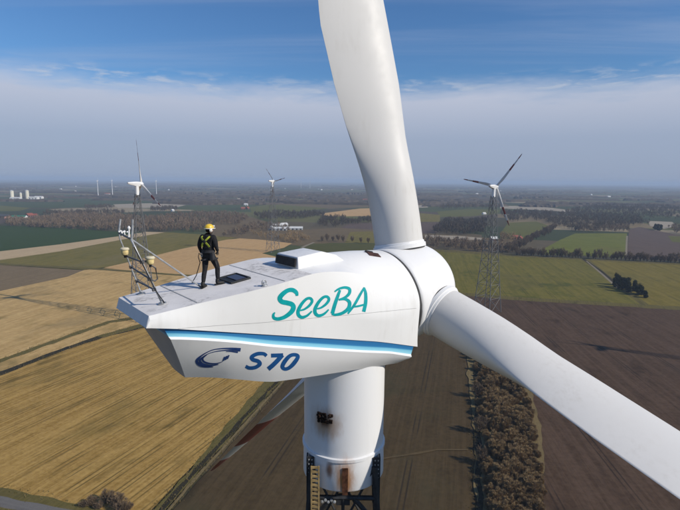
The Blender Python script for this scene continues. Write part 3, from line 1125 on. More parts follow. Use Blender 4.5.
piece('beacon_arm', M['clampsteel'], lambda b: b.tube([near(142, 262), near(146, 261), near(151, 265, 0.60), near(155.5, 268, 0.60), near(157.5, 279, 0.60), near(155, 281, 0.60), near(149.5, 279)], 0.022, 6))
piece('lightning_rod', M['galv'], lambda b: b.tube([far(119, 232), far(119.6, 226), far(120.5, 219.0)], [0.028, 0.026, 0.024], 7))
piece('lightning_rod', M['galv'], lambda b: b.tube([near(131.6, 240), near(132.4, 230), near(132.6, 219.5)], [0.028, 0.026, 0.024], 7))


def beacon(pos):
    piece('beacon_lamp', M['beaconglass'], lambda b: b.lathe([(-0.0936, 0.072), (-0.0648, 0.0936), (0, 0.0972), (0.072, 0.09), (0.0864, 0.0576)], pos, (0, 0, 1), 16))
    piece('beacon_cap', M['beaconbase'], lambda b: b.lathe([(0.0504, 0.1152), (0.0792, 0.1188), (0.108, 0.0936), (0.1188, 0)], pos, (0, 0, 1), 16))
    piece('beacon_socket', M['black'], lambda b: b.lathe([(-0.1728, 0.0288), (-0.108, 0.036), (-0.1008, 0.0648), (-0.09, 0.0648)], pos, (0, 0, 1), 10))


beacon(near(150.2, 260.5, 0.60))
beacon(far(124.8, 251.5, -0.90))
piece('wind_vane', M['white'], lambda b: (b.tube([mid(128.8, 237.5, 0.3), mid(129, 228, 0.3)], [0.024, 0.02], 8), b.lathe([(0, 0.03), (0.04, 0.042), (0.09, 0.015)], mid(129, 229.5, 0.3), (0, 0, 1), 8)))
for px, py, t in ((121.4, 231.2, -0.7), (124.2, 232, -0.35)):
    def anem(b, px=px, py=py, t=t):
        c = mid(px, py, t)
        b.tube([c - E3 * 0.14, c], 0.02, 6)
        for w in (0, 2.1, 4.2):
            d = np.array([math.cos(w), math.sin(w), 0])
            b.tube([c, c + d * 0.07], 0.01, 5)
            b.lathe([(-0.02, 0.006), (0.0, 0.024), (0.02, 0.024)], c + d * 0.08, np.array([-d[1], d[0], 0]), 7)
    piece('anemometer', M['white'], anem)
piece('cable', M['black'], lambda b: b.tube([near(134, 247, .58), near(139, 256.6, .60), near(146, 271, .60), near(156, 291, .60), W(9.8, .62, DECK_Z + .02)], 0.013, 5))

# ---- spinner, collars, blades
mb = MB()
prof = [(1.30, 1.55), (1.12, 1.72), (1.10, 1.87), (0.7, 1.90), (0.2, 1.90), (-0.3, 1.88), (-0.75, 1.79), (-1.15, 1.62), (-1.5, 1.34), (-1.75, 0.98), (-1.9, 0.55), (-1.95, 0.0)]
pp = [q for q in catmull([(a, b, 0) for a, b in prof], 3)]
mb.lathe([(-a[0], max(a[1], 0.002)) for a in pp], HUB, AX, 56)
spinner = mb.build('spinner', M['white'], turbine, rel=TOWER, smooth=True, sharp=45)

def blade_dir(k, phase=PHASE, h=E2, v=E3, ax=AX, cone=CONE):
    w = phase + k * 2 * math.pi / 3
    b = math.cos(w) * v + math.sin(w) * h
    return b * math.cos(cone) + ax * math.sin(cone)


def naca(x, t):
    return 5 * t * (0.2969 * math.sqrt(x) - 0.1260 * x - 0.3516 * x * x + 0.2843 * x ** 3 - 0.1015 * x ** 4)


def blade_section(r, R, b, ax, rroot, cmax, pitch, n=18, grow=0.0):
    """closed outline of a blade section at radius r; feathered, so the chord lies along the wind"""
    q = r / R
    ch = interp(q, [0, 0.045, 0.09, 0.15, 0.21, 0.27, 0.5, 0.75, 0.92, 0.975, 1.0], [2 * rroot, 2 * rroot, 2 * rroot * 1.09, cmax * 0.797, cmax * 0.958, cmax * 1.0, cmax * 0.70, cmax * 0.46, cmax * 0.31, cmax * 0.20, cmax * 0.03])
    th = interp(q, [0, 0.045, 0.09, 0.15, 0.21, 0.30, 0.5, 1.0], [1, 1, 0.86, 0.55, 0.37, 0.28, 0.21, 0.16])
    wgt = smooth01((q - 0.045) / 0.13)
    le = interp(q, [0, 0.045, 0.09, 0.15, 0.21, 0.27, 0.5], [0.5, 0.5, 0.40, 0.357, 0.34, 0.296, 0.29])
    tw = interp(q, [0, 0.27, 0.40, 0.6, 1.0], [R_(-10.2), R_(-10.2), R_(-6), R_(-2), R_(0.5)]) + pitch
    n0 = np.cross(b, ax)
    n0 /= np.linalg.norm(n0)
    c0 = np.cross(n0, b)
    c0 /= np.linalg.norm(c0)                # towards the leading edge (upwind)
    cd = c0 * math.cos(tw) + n0 * math.sin(tw)
    nd = np.cross(b, cd)
    out = []
    for i in range(2 * n):
        w = 2 * math.pi * i / (2 * n)
        x = (1 - math.cos(w)) / 2           # 0 = leading edge
        s = 1 if w < math.pi else -1
        cx, cyy = math.cos(w) * rroot, math.sin(w) * rroot
        y = s * naca(x, th) * ch + 0.02 * ch * math.sin(math.pi * x) * wgt
        axx = (le - x) * ch
        X = cx * (1 - wgt) + axx * wgt
        Y = cyy * (1 - wgt) + y * wgt
        if grow:
            d = math.hypot(X - (le - 0.45) * ch * wgt, Y) + 1e-6
            X += grow * (X - (le - 0.45) * ch * wgt) / d
            Y += grow * Y / d
        out.append(cd * X + nd * Y)
    return out


def blade_mesh(mb, o, R, b, ax, rroot, cmax, r0, r1, steps, pitch=0.0, n=18, grow=0.0, bend=0.0):
    v, f = [], []
    m_ = 2 * n
    rs = np.linspace(r0, r1, steps)
    for r in rs:
        c = o + b * r + ax * bend * (r / R) ** 2
        v += [c + q for q in blade_section(r, R, b, ax, rroot, cmax, pitch, n, grow)]
    for i in range(steps - 1):
        for k in range(m_):
            f.append((i * m_ + k, i * m_ + (k + 1) % m_, (i + 1) * m_ + (k + 1) % m_, (i + 1) * m_ + k))
    f.append(tuple(range(m_ - 1, -1, -1)))
    f.append(tuple((steps - 1) * m_ + k for k in range(m_)))
    mb.add(v, f)


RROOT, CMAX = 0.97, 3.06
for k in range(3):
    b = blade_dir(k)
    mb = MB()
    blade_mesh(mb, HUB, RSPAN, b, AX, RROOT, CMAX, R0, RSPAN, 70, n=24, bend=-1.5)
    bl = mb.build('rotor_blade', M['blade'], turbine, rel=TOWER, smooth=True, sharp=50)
    piece('root_flange', M['white'], lambda q: q.lathe([(R0 - 0.75, 0.99), (R0 - 0.13, 0.99), (R0 - 0.11, 1.065), (R0 + 0.03, 1.065), (R0 + 0.05, 1.02), (R0 + 0.13, 1.00), (R0 + 0.15, 0.96)], HUB, b, 48), parent=bl)
    piece('root_seal', M['gap'], lambda q: q.lathe([(R0 - 0.175, 0.98), (R0 - 0.17, 1.02), (R0 - 0.125, 1.02), (R0 - 0.12, 0.98)], HUB, b, 48), parent=bl)
    for ra, rb in ((18.5, 26.5), (32.6, 39.15)):
        mb = MB()
        blade_mesh(mb, HUB, RSPAN, b, AX, RROOT, CMAX, ra, rb, 14, n=24, grow=0.006, bend=-1.5)
        mb.build('red_band', M['red'], bl, rel=TOWER, smooth=True, sharp=50)

# ---- tower tube
ZT = CAMH - 4.2
ZF = CAMH - 9.72          # flange height


def tower_material():
    t = NT('tower_paint', 0.42, 0.4)
    ob = t.tc.outputs['Object']
    a = t.noise(ob, 0.7, 6, 0.62, 0.3)
    s = t.noise(t.coords(scale=(2.6, 2.6, 0.16)), 1.6, 5, 0.6)
    f = t.math('MULTIPLY', t.math('MULTIPLY', t.mr(a, 0.42, 0.78), t.mr(s, 0.42, 0.72)), 0.35)
    c = t.mix(f, (0.76, 0.76, 0.75), (0.48, 0.45, 0.41))

    def stain(p, sx, sz, amt, nscale, col):
        nonlocal c
        mpn = t.n.new('ShaderNodeMapping')
        mpn.vector_type = 'POINT'
        mpn.inputs['Location'].default_value = (-p[0] / sx, -p[1] / sx, -p[2] / sz)
        mpn.inputs['Scale'].default_value = (1 / sx, 1 / sx, 1 / sz)
        t.l.new(ob, mpn.inputs[0])
        ln_ = t.n.new('ShaderNodeVectorMath')
        ln_.operation = 'LENGTH'
        t.l.new(mpn.outputs[0], ln_.inputs[0])
        d = t.math('ADD', ln_.outputs['Value'], t.math('MULTIPLY', t.math('SUBTRACT', t.noise(t.coords(scale=(1, 1, 0.35)), nscale, 5, 0.7), 0.5), 0.9))
        c = t.mix(t.mr(d, 0.15, 1.0, amt, 0.0), c, col)
    return t, stain, lambda: c


RT_ = 1.5
front = TOWER[:2] / np.linalg.norm(TOWER[:2])
side = np.array([front[1], -front[0]])           # to the right as seen from the camera


def tower_pt(px, z, r=RT_):
    """point of the tube at column px and height z"""
    off = (px - 343.5) / FPX * (np.linalg.norm(TOWER[:2]) - 1.2)
    off = max(-r * 0.98, min(r * 0.98, off))
    dd = math.sqrt(r * r - off * off)
    p_ = TOWER[:2] + side * off - front * dd
    return np.array([p_[0], p_[1], z])


def zat(px, py):
    """height of the tube's near surface that is seen at (px, py)"""
    d = ray(px, py)
    o2 = -TOWER[:2]
    a = d[:2] @ d[:2]
    b = 2 * (o2 @ d[:2])
    c = o2 @ o2 - RT_ ** 2
    k = (-b - math.sqrt(max(0, b * b - 4 * a * c))) / (2 * a)
    return CAMH + d[2] * k


t, stain, fin = tower_material()
zr = zat(324, 418)
p1 = tower_pt(323, zr) - TOWER
stain(p1 - np.array([0, 0, 0.22]), 0.85, 0.85, 0.85, 4, (0.42, 0.26, 0.14))
stain(p1 - np.array([0, 0, 0.12]), 0.36, 0.34, 0.95, 7, (0.11, 0.045, 0.02))
p2 = tower_pt(345, zat(345, 480)) - TOWER
stain(p2, 0.52, 1.1, 1.0, 4, (0.42, 0.20, 0.075))
p3 = tower_pt(329, zat(329, 470)) - TOWER
stain(p3, 0.20, 0.45, 0.9, 4, (0.22, 0.10, 0.05))
M['tower'] = t.out(fin())
mb = MB()
mb.lathe([(ZF, RT_), (ZF + 1.0, RT_), (ZF + 2.5, RT_), (ZF + 4, RT_), (ZT, RT_)], (TOWER[0], TOWER[1], 0), (0, 0, 1), 72)
tube_o = mb.build('tower_tube', M['tower'], turbine, rel=TOWER, smooth=True, sharp=50)
piece('tower_flange', M['tower'], lambda b: b.lathe([(ZF - 0.10, 1.50), (ZF - 0.09, 1.565), (ZF + 0.02, 1.565), (ZF + 0.045, 1.51)], (TOWER[0], TOWER[1], 0), (0, 0, 1), 72), parent=tube_o)
piece('tower_skirt', M['tower'], lambda b: b.lathe([(ZF - 1.22, 1.50), (ZF - 1.16, 1.535), (ZF - 0.10, 1.525)], (TOWER[0], TOWER[1], 0), (0, 0, 1), 72), parent=tube_o)
# broken bracket, black and rusty
RUST = plain('flaking_rust', (0.022, 0.012, 0.008), 0.9, 0.2, 0.5, 9)
mb = MB()
r_ = random.Random(4)
for i in range(46):
    px = 316 + 15 * r_.random()
    py = 411 + 9 * r_.random() + (px - 316) * 0.25
    p_ = tower_pt(px, zat(px, py), RT_ + 0.02)
    n_ = np.array([p_[0] - TOWER[0], p_[1] - TOWER[1], 0])
    n_ /= np.linalg.norm(n_)
    tv = np.cross(n_, [0, 0, 1.0])
    mb.box(p_, (0.03 + 0.09 * r_.random(), 0.02 + 0.07 * r_.random(), 0.04 + 0.06 * r_.random()), (tv, np.array([0, 0, 1.0]), n_))
for px in (319, 329):
    p_ = tower_pt(px, zat(px, 415), RT_)
    n_ = np.array([p_[0] - TOWER[0], p_[1] - TOWER[1], 0])
    n_ /= np.linalg.norm(n_)
    mb.tube([p_, p_ + n_ * 0.14 + np.array([0, 0, 0.03])], 0.05, 7)
mb.build('burnt_bracket', RUST, tube_o, rel=TOWER)
# rusty plate, cable tray, skirt bolts
pr = tower_pt(345.5, zat(345.5, 481), 1.545)
piece('rusty_plate', plain('rusty_plate', (0.085, 0.035, 0.018), 0.9, 0.2, 0.6, 7), lambda b: b.box(pr, (0.20, 1.02, 0.035), (np.append(side, 0), np.array([0, 0, 1.0]), np.append(-front, 0))), False, tube_o)


# ---- lattice
def lattice(parent, base, half_top, half_bot, ztop, nsec, mat, legr, brr, rot, share=None):
    """four corner legs, cross bracing and horizontals, each its own part; returns the meshes for reuse"""
    if share:
        for nm, me in share:
            link(nm, me, parent)
        return share
    res = []
    ca, sa = math.cos(rot), math.sin(rot)
    # section heights shrink towards the top
    ws = np.array([1.0 / (1 + 0.13 * i) for i in range(nsec)])
    zs = np.concatenate([[0], np.cumsum(ws) / ws.sum() * ztop])

    def corner(i, z):
        h = half_bot + (half_top - half_bot) * z / ztop
        x, y = ((1, 1), (-1, 1), (-1, -1), (1, -1))[i]
        return np.array([(x * ca - y * sa) * h, (x * sa + y * ca) * h, z])

    def bar(name, pts, r, n=4):
        b_ = MB()
        b_.tube(pts, r, n)
        me_ = b_.mesh(name, mat)
        link(name, me_, parent)
        res.append((name, me_))

    for i in range(4):
        bar('lattice_leg', [corner(i, 0), corner(i, ztop)], [legr, legr * 0.72], 6)
    for j in range(nsec):
        for i in range(4):
            a, b = i, (i + 1) % 4
            k_ = 1 - 0.4 * j / nsec
            bb = MB()
            bb.tube([corner(a, zs[j]), corner(b, zs[j + 1])], brr * k_, 4)
            bb.tube([corner(b, zs[j]), corner(a, zs[j + 1])], brr * k_, 4)
            me_ = bb.mesh('cross_brace', mat)
            link('cross_brace', me_, parent)
            res.append(('cross_brace', me_))
            if j:
                bar('lattice_girt', [corner(a, zs[j]), corner(b, zs[j])], brr * k_ * 0.9)
    return res


ZL = ZF - 0.45
rot = math.atan2(front[1], front[0]) + R_(45) + R_(-45)
lattice(turbine, TOWER, 1.13, 8.4, ZL, 13, M['darksteel'], 0.17, 0.075, rot)
# splice plates where the legs meet the skirt: visible dark angles
for sx in (-1, 1):
    for fy in (-1, 1):
        c = TOWER[:2] + side * sx * 1.09 - front * fy * 1.13
        mb = MB()
        ax3 = (np.append(side, 0), np.append(front, 0), np.array([0, 0, 1.0]))
        cz = ZF - 0.98
        mb.box(np.array([c[0], c[1], cz]) + ax3[0] * sx * 0.10, (0.26, 0.05, 1.75), ax3)
        mb.box(np.array([c[0], c[1], cz]) + ax3[0] * sx * 0.22 + ax3[1] * 0.14, (0.05, 0.26, 1.75), ax3)
        sp = mb.build('splice_angle', M['darksteel'], turbine, rel=TOWER)
        mb = MB()
        for i in range(10):
            for dx in (-0.05, 0.06):
                p_ = np.array([c[0], c[1], cz + 0.78 - 0.165 * i]) + ax3[0] * (sx * 0.10 + dx) - ax3[1] * fy * 0.03
                mb.lathe([(0, 0.028), (0.03, 0.024)], p_, -ax3[1] * fy, 6)
        mb.build('bolts', M['galv'], sp, rel=TOWER)['kind'] = 'stuff'
# perforated cable tray in front of the left leg
pt = tower_pt(313.5, 0, 1.66)
mb = MB()
cz = ZF - 1.55
trv = np.append(side, 0)
frv = np.append(front, 0)
ctr = np.array([pt[0], pt[1], cz]) - frv * 0.16
mb.box(ctr - trv * 0.13, (0.05, 0.06, 2.6), (trv, frv, np.array([0, 0, 1.0])))
mb.box(ctr + trv * 0.13, (0.05, 0.06, 2.6), (trv, frv, np.array([0, 0, 1.0])))
for i in range(16):
    mb.box(ctr + np.array([0, 0, -1.27 + 0.168 * i]), (0.25, 0.05, 0.075), (trv, frv, np.array([0, 0, 1.0])))
mb.build('cable_tray', M['tray'], turbine, rel=TOWER)
# joints below the skirt
mb = MB()
zj = ZF - 1.75
LF = np.array([TOWER[0], TOWER[1], 0]) - np.append(front, 0) * 1.22
for a, b in ((-1.1, -0.35), (1.1, 0.35)):
    mb.tube([LF + trv * a + [0, 0, zj - 0.75], LF + trv * b + [0, 0, zj + 0.15]], 0.085, 6)
mb.tube([LF + trv * -1.15 + [0, 0, zj + 0.12], LF + trv * 1.15 + [0, 0, zj + 0.12]], 0.085, 6)
mb.tube([LF + trv * 0 + [0, 0, zj + 0.1], LF + trv * 0 + [0, 0, zj - 1.2]], 0.07, 6)
mb.box(LF + [0, 0, zj + 0.05], (0.5, 0.08, 0.42), (trv, frv, np.array([0, 0, 1.0])))
mb.build('gusset_joint', M['darksteel'], turbine, rel=TOWER)
mb = MB()
for i in range(5):
    mb.lathe([(0, 0.06), (0.05, 0.055), (0.06, 0.02)], LF + trv * (-0.75 + 0.11 * i) + np.array([0, 0, zj + 0.02 + 0.06 * (i % 2)]) - frv * 0.09, -frv, 8)
mb.build('floodlight', M['galv'], turbine, rel=TOWER)


# ================================================================== the other wind turbines
LAT_SHARE = {}


def far_turbine(base, hub_h, R, yaw, phase, label, near_detail=True, tilt=R_(5), half_bot=8.6, bands=True, tubular=False):
    base = np.array([base[0], base[1], 0.0])
    T = empty('wind_turbine', base, label, 'wind turbine', 'wind turbines')
    ax = np.array([math.cos(yaw) * math.cos(tilt), math.sin(yaw) * math.cos(tilt), math.sin(tilt)])
    h = np.array([math.sin(yaw), -math.cos(yaw), 0])
    v = np.cross(h, ax)
    v = v if v[2] > 0 else -v
    hub = np.array([0, 0, hub_h]) + ax * 3.6

    def P(name, fn, mat, par=T, sm=True):
        b_ = MB()
        fn(b_)
        return b_.build(name, mat, par, smooth=sm, sharp=40)
    if tubular:
        P('tower_tube', lambda b: b.lathe([(0, 2.3), (hub_h * 0.5, 1.9), (hub_h - 1.2, 1.35)], (0, 0, 0), (0, 0, 1), 14), M['white'])
    else:
        key = (round(hub_h), half_bot)
        LAT_SHARE[key] = lattice(T, base, 1.5, half_bot, hub_h - 7.5, 12, M['lattice'], 0.36, 0.19, R_(38), LAT_SHARE.get(key))
        P('tower_tube', lambda b: b.lathe([(hub_h - 8.4, 1.6), (hub_h - 8.0, 1.5), (hub_h - 1.5, 1.5)], (0, 0, 0), (0, 0, 1), 20), M['white'])
    # nacelle: same wedge shape, loft of a few stations
    st = [(1.2, 1.75, 1.85, -1.5), (3.5, 1.85, 2.2, -1.9), (6.0, 1.8, 2.35, -0.7), (9.0, 1.45, 2.35, 0.3), (10.6, 1.2, 2.3, 1.2)]

    def nac(b):
        vv, ff = [], []
        for s, w, zt, zb in st:
            for x, z in ((-0.7, zt), (0.7, zt), (1, zt - 0.6), (1, (zt + zb) / 2), (0.7, zb), (-0.7, zb), (-1, (zt + zb) / 2), (-1, zt - 0.6)):
                vv.append(hub - ax * s + h * w * x + v * z)
        for i in range(len(st) - 1):
            for k_ in range(8):
                ff.append((i * 8 + k_, i * 8 + (k_ + 1) % 8, (i + 1) * 8 + (k_ + 1) % 8, (i + 1) * 8 + k_))
        ff.append(tuple(range(7, -1, -1)))
        ff.append(tuple((len(st) - 1) * 8 + k_ for k_ in range(8)))
        b.add(vv, ff)
    P('nacelle_hull', nac, M['white'])
    P('spinner', lambda b: b.lathe([(-1.15, 1.8), (-0.3, 1.9), (0.6, 1.75), (1.2, 1.3), (1.7, 0.5), (1.8, 0.02)], hub, ax, 20), M['white'])
    for k_ in range(3):
        bd = blade_dir(k_, phase, h, v, ax, R_(2))
        b_ = MB()
        blade_mesh(b_, hub, R, bd, ax, 0.95 * R / 36, 2.9 * R / 36, 1.5, R, 24, n=8, pitch=R_(78))
        bl_ = b_.build('rotor_blade', M['blade'], T, smooth=True, sharp=50)
        if bands:
            for fa_, fb2 in ((0.52, 0.70), (0.86, 0.995)):
                b_ = MB()
                blade_mesh(b_, hub, R, bd, ax, 0.95 * R / 36, 2.9 * R / 36, R * fa_, R * fb2, 6, n=8, pitch=R_(78), grow=0.03)
                b_.build('red_band', M['red'], bl_, smooth=True, sharp=50)
    return T


far_turbine(G(144, 319), 111.5, 35.5, R_(42), R_(-2), 'white lattice-tower wind turbine left of the worker, one blade pointing straight up')
far_turbine(G(487, 312), 111.5, 36.0, R_(40), R_(40), 'lattice-tower wind turbine with red-banded blades, right of the near hub')
far_turbine(G(273, 252), 113.5, 27.0, R_(48), R_(-42), 'small distant lattice-tower wind turbine behind the farm buildings in the middle', half_bot=8.3)
hs = G(602, 348.6)
far_turbine((hs[0] + SUN_H[0] * 111.5 / math.tan(SUN_EL), hs[1] + SUN_H[1] * 111.5 / math.tan(SUN_EL)), 111.5, 36.0, R_(60), R_(20), 'lattice-tower wind turbine beyond the right edge, its shadow on the dark field')
for px, py, label, H_, R__ in ((98.3, 197.2, 'leftmost of the three far white turbine towers on the horizon', 100, 30), (112.6, 195.0, 'middle of the three far white turbine towers on the horizon', 100, 30),
                               (156.6, 195.5, 'far white turbine tower on the horizon right of the lattice turbine', 100, 30),
                               (301, 188.2, 'tiny hazy turbine on the horizon, left of a pair', 100, 32), (310, 188.4, 'tiny hazy turbine on the horizon, right of a pair', 100, 32)):
    b = G(px, py)
    far_turbine(b, H_, R__, math.atan2(b[1], b[0]) - R_(90) + R_(3), R_(2), label, tubular=True, bands=False)

# ================================================================== the worker
PF = W(8.33, 0.30, DECK_Z)


def skin_object(name, chains, mat, parent, loc=(0, 0, 0), levels=2, root=0):
    """chains: list of [(x, y, z, rx, ry)], joined where points coincide; grown by a Skin modifier into one surface"""
    verts, rad, edges, idx = [], [], [], {}
    for ch in chains:
        prev = None
        for q in ch:
            key = tuple(round(c, 4) for c in q[:3])
            if key not in idx:
                idx[key] = len(verts)
                verts.append(q[:3])
                rad.append(q[3:5])
            i = idx[key]
            if prev is not None and prev != i:
                edges.append((prev, i))
            prev = i
    me_ = bpy.data.meshes.new(name)
    me_.from_pydata(verts, edges, [])
    me_.materials.append(mat)
    o = link(name, me_, parent, loc)
    md = o.modifiers.new('skin', 'SKIN')
    md.use_smooth_shade = True
    me_.skin_vertices  # layer is created with the modifier
    if not me_.skin_vertices:
        bpy.context.view_layer.objects.active = o
    lay = me_.skin_vertices[0].data
    for i, r in enumerate(rad):
        lay[i].radius = r
        lay[i].use_root = (i == root)
    sb = o.modifiers.new('subdivision', 'SUBSURF')
    sb.levels = levels
    sb.render_levels = levels
    return o


def cloth(name, col, rough=0.85):
    t_ = NT(name, rough, 0.2)
    n_ = t_.noise(t_.tc.outputs['Object'], 7, 5, 0.65)
    g_ = t_.noise(t_.tc.outputs['Object'], 60, 3, 0.6)
    t_.bump(n_, 1.0, 0.08)
    return t_.out(t_.mix(t_.math('ADD', t_.math('MULTIPLY', n_, 0.7), t_.math('MULTIPLY', g_, 0.3)), tuple(c * 0.6 for c in col), tuple(c * 1.5 for c in col)))


M['cloth'] = cloth('black_work_clothes', (0.019, 0.019, 0.021))
M['trousers'] = cloth('dark_trousers', (0.013, 0.013, 0.015))
M['skin'] = plain('skin', (0.46, 0.27, 0.19), 0.55, 0.35, 0.1, 20)
M['helmet'] = plain('yellow_helmet', (0.72, 0.48, 0.045), 0.35, 0.5, 0.1, 12)
M['helmetw'] = plain('white_helmet_side', (0.72, 0.71, 0.66), 0.4, 0.4, 0.1, 12)
M['hivis'] = plain('yellow_harness', (0.42, 0.46, 0.05), 0.6, 0.3, 0.15, 12)
M['strap'] = plain('grey_strap', (0.03, 0.03, 0.033), 0.7, 0.3, 0.3, 12)
M['boot'] = plain('black_boots', (0.014, 0.013, 0.012), 0.55, 0.35, 0.3, 10)
M['hair'] = plain('short_dark_hair', (0.03, 0.02, 0.014), 0.8, 0.2, 0.3, 30)
M['rope'] = plain('dark_rope', (0.03, 0.03, 0.035), 0.8, 0.2, 0.3, 20)

person = empty('person', PF, 'person in black work clothes, yellow helmet and harness standing on the nacelle deck', 'person')
# facing: away from the camera and to the right, local x = the person's right, y = the way the person faces
face = R_(-18)
person.rotation_euler = (0, 0, face)


def deck_local(px, py):
    w = W(*on_local(px, py, [0, 0, 1], DECK_Z)) - PF
    c, s = math.cos(-face), math.sin(-face)
    return np.array([w[0] * c - w[1] * s, w[0] * s + w[1] * c, w[2]])


lf_ = deck_local(203.4, 287.8)
rf_ = deck_local(219.0, 284.6)
hx = (lf_[0] + rf_[0]) / 2 - 0.06
hy = (lf_[1] + rf_[1]) / 2
zl, zr_ = lf_[2], rf_[2]


def B(x, y, z, r, r2=None):
    return (hx + x, hy + y, z, r, r2 or r)


pel = B(0, 0, 0.97, 0.155, 0.125)
hipL, hipR = B(-0.105, 0, 0.90, 0.108), B(0.105, 0.0, 0.90, 0.108)
kL = (lf_[0] * 0.55 + (hx - 0.10) * 0.45, lf_[1] * 0.5 + hy * 0.5 + 0.03, 0.50 + zl * 0.5, 0.074, 0.074)
kR = (rf_[0] * 0.72 + (hx + 0.10) * 0.28, rf_[1] * 0.5 + hy * 0.5 + 0.09, 0.51 + zr_ * 0.5, 0.076, 0.076)
aL = (lf_[0], lf_[1], zl + 0.13, 0.058, 0.058)
aR = (rf_[0] - 0.03, rf_[1], zr_ + 0.13, 0.058, 0.058)
chest = B(0, 0.01, 1.33, 0.205, 0.145)
waist = B(0, 0.0, 1.12, 0.172, 0.132)
neck0 = B(0, 0.02, 1.49, 0.075, 0.07)
neck1 = B(0.005, 0.035, 1.55, 0.056, 0.056)
shL, shR = B(-0.195, 0.0, 1.43, 0.092), B(0.195, 0.0, 1.43, 0.092)
elL, elR = B(-0.285, -0.03, 1.17, 0.060), B(0.285, -0.04, 1.18, 0.060)
wrL, wrR = B(-0.265, 0.07, 0.945, 0.042), B(0.215, 0.15, 1.02, 0.042)
midL = tuple((np.array(shL) + np.array(elL)) / 2 + np.array([-0.012, 0, 0, 0.004, 0.004]))
midR = tuple((np.array(shR) + np.array(elR)) / 2 + np.array([0.012, 0, 0, 0.004, 0.004]))
thL = tuple((np.array(hipL) + np.array(kL)) / 2 + np.array([0, 0.01, 0, 0.008, 0.008]))
thR = tuple((np.array(hipR) + np.array(kR)) / 2 + np.array([0, 0.01, 0, 0.008, 0.008]))
cfL = tuple(np.array(kL) * 0.62 + np.array(aL) * 0.38 + np.array([0, -0.02, 0, 0.006, 0.006]))
cfR = tuple(np.array(kR) * 0.62 + np.array(aR) * 0.38 + np.array([0, -0.02, 0, 0.006, 0.006]))
body = skin_object('body', [[pel, waist, chest, neck0, neck1], [pel, hipL, thL, kL, cfL, aL], [pel, hipR, thR, kR, cfR, aR],
                            [chest, shL, midL, elL, wrL], [chest, shR, midR, elR, wrR]], M['cloth'], person)
tag(body, 'black jacket and trousers')


def ell(name, c, r, mat, parent, fn=None, n=20, mrow=14, rot=None):
    v, f = [], []
    for i in range(mrow + 1):
        th = math.pi * i / mrow
        for k_ in range(n):
            w = 2 * math.pi * k_ / n
            d = np.array([math.sin(th) * math.cos(w), math.sin(th) * math.sin(w), math.cos(th)])
            p_ = d * np.array(r)
            if fn:
                p_ = fn(d, p_)
            if rot is not None:
                p_ = rot @ p_
            v.append(np.array(c) + p_)
    for i in range(mrow):
        for k_ in range(n):
            f.append((i * n + k_, (i + 1) * n + k_, (i + 1) * n + (k_ + 1) % n, i * n + (k_ + 1) % n))
    return link(name, mesh(name, v, f, mat, True), parent)


hc_ = np.array([hx + 0.012, hy + 0.06, 1.655])
turn = R_(-35)
rz = np.array([[math.cos(turn), -math.sin(turn), 0], [math.sin(turn), math.cos(turn), 0], [0, 0, 1]])


def headshape(d, p_):
    p_ = p_.copy()
    if d[2] < 0:
        p_[0] *= 1 + 0.22 * d[2]
        p_[1] += 0.018 * -d[2]
    if d[1] > 0.9 and -0.45 < d[2] < 0.1:
        p_[1] += 0.022                      # nose
    if d[1] > 0.6 and abs(d[2]) < 0.2 and 0.2 < abs(d[0]) < 0.6:
        p_[1] -= 0.008                      # eye sockets
    return p_


head = ell('head', hc_, (0.076, 0.098, 0.118), M['skin'], person, headshape, 24, 18, rz)
for sx in (-1, 1):
    ell('ear', hc_ + rz @ np.array([sx * 0.078, -0.005, -0.005]), (0.012, 0.022, 0.033), M['skin'], head, None, 10, 8, rz)
    ell('eye', hc_ + rz @ np.array([sx * 0.032, 0.084, 0.008]), (0.012, 0.010, 0.008), M['black'], head, None, 8, 6, rz)
ell('mouth', hc_ + rz @ np.array([0, 0.094, -0.062]), (0.024, 0.008, 0.006), plain('lips', (0.32, 0.12, 0.10), 0.5), head, None, 10, 6, rz)
ell('hair', hc_ + rz @ np.array([0, -0.020, -0.004]), (0.079, 0.090, 0.095), M['hair'], head, None, 18, 12, rz)
hel_c = hc_ + np.array([0, 0, 0.035])


def helshape(d, p_):
    p_ = p_.copy()
    if d[2] < -0.05:
        p_[2] = -0.012
        q = math.hypot(p_[0], p_[1]) + 1e-6
        g_ = (1.0 if q > 0.03 else 0.3)
        p_[0] *= g_
        p_[1] *= g_
    return p_


helmet = ell('helmet', hel_c, (0.122, 0.142, 0.125), M['helmet'], person, helshape, 28, 18, rz)
mb = MB()
rimv = []
for i in range(40):
    w = 2 * math.pi * i / 40
    rx, ry = 0.122, 0.140 + (0.035 if 0.25 < (w / math.pi) % 2 < 0.75 else 0)
    rimv.append(hel_c + rz @ np.array([rx * math.cos(w), ry * math.sin(w), -0.006]))
mb.tube(rimv + [rimv[0]], 0.011, 6, False)
mb.build('helmet_rim', M['helmetw'], helmet, smooth=True)
ell('helmet_lamp', hel_c + rz @ np.array([0.045, 0.118, 0.055]), (0.04, 0.03, 0.03), M['helmetw'], helmet, None, 10, 8, rz)
ell('ear_cup', hel_c + rz @ np.array([0.122, 0.0, -0.05]), (0.03, 0.05, 0.055), M['helmetw'], helmet, None, 12, 8, rz)
ell('ear_cup', hel_c + rz @ np.array([-0.122, 0.0, -0.05]), (0.03, 0.05, 0.055), M['helmetw'], helmet, None, 12, 8, rz)
# chin strap
mb = MB()
mb.tube([hel_c + rz @ np.array(q) for q in ((-0.10, 0.02, -0.02), (-0.07, 0.05, -0.12), (0, 0.08, -0.165), (0.07, 0.05, -0.12), (0.10, 0.02, -0.02))], 0.008, 5)
mb.build('chin_strap', M['black'], helmet, smooth=True)


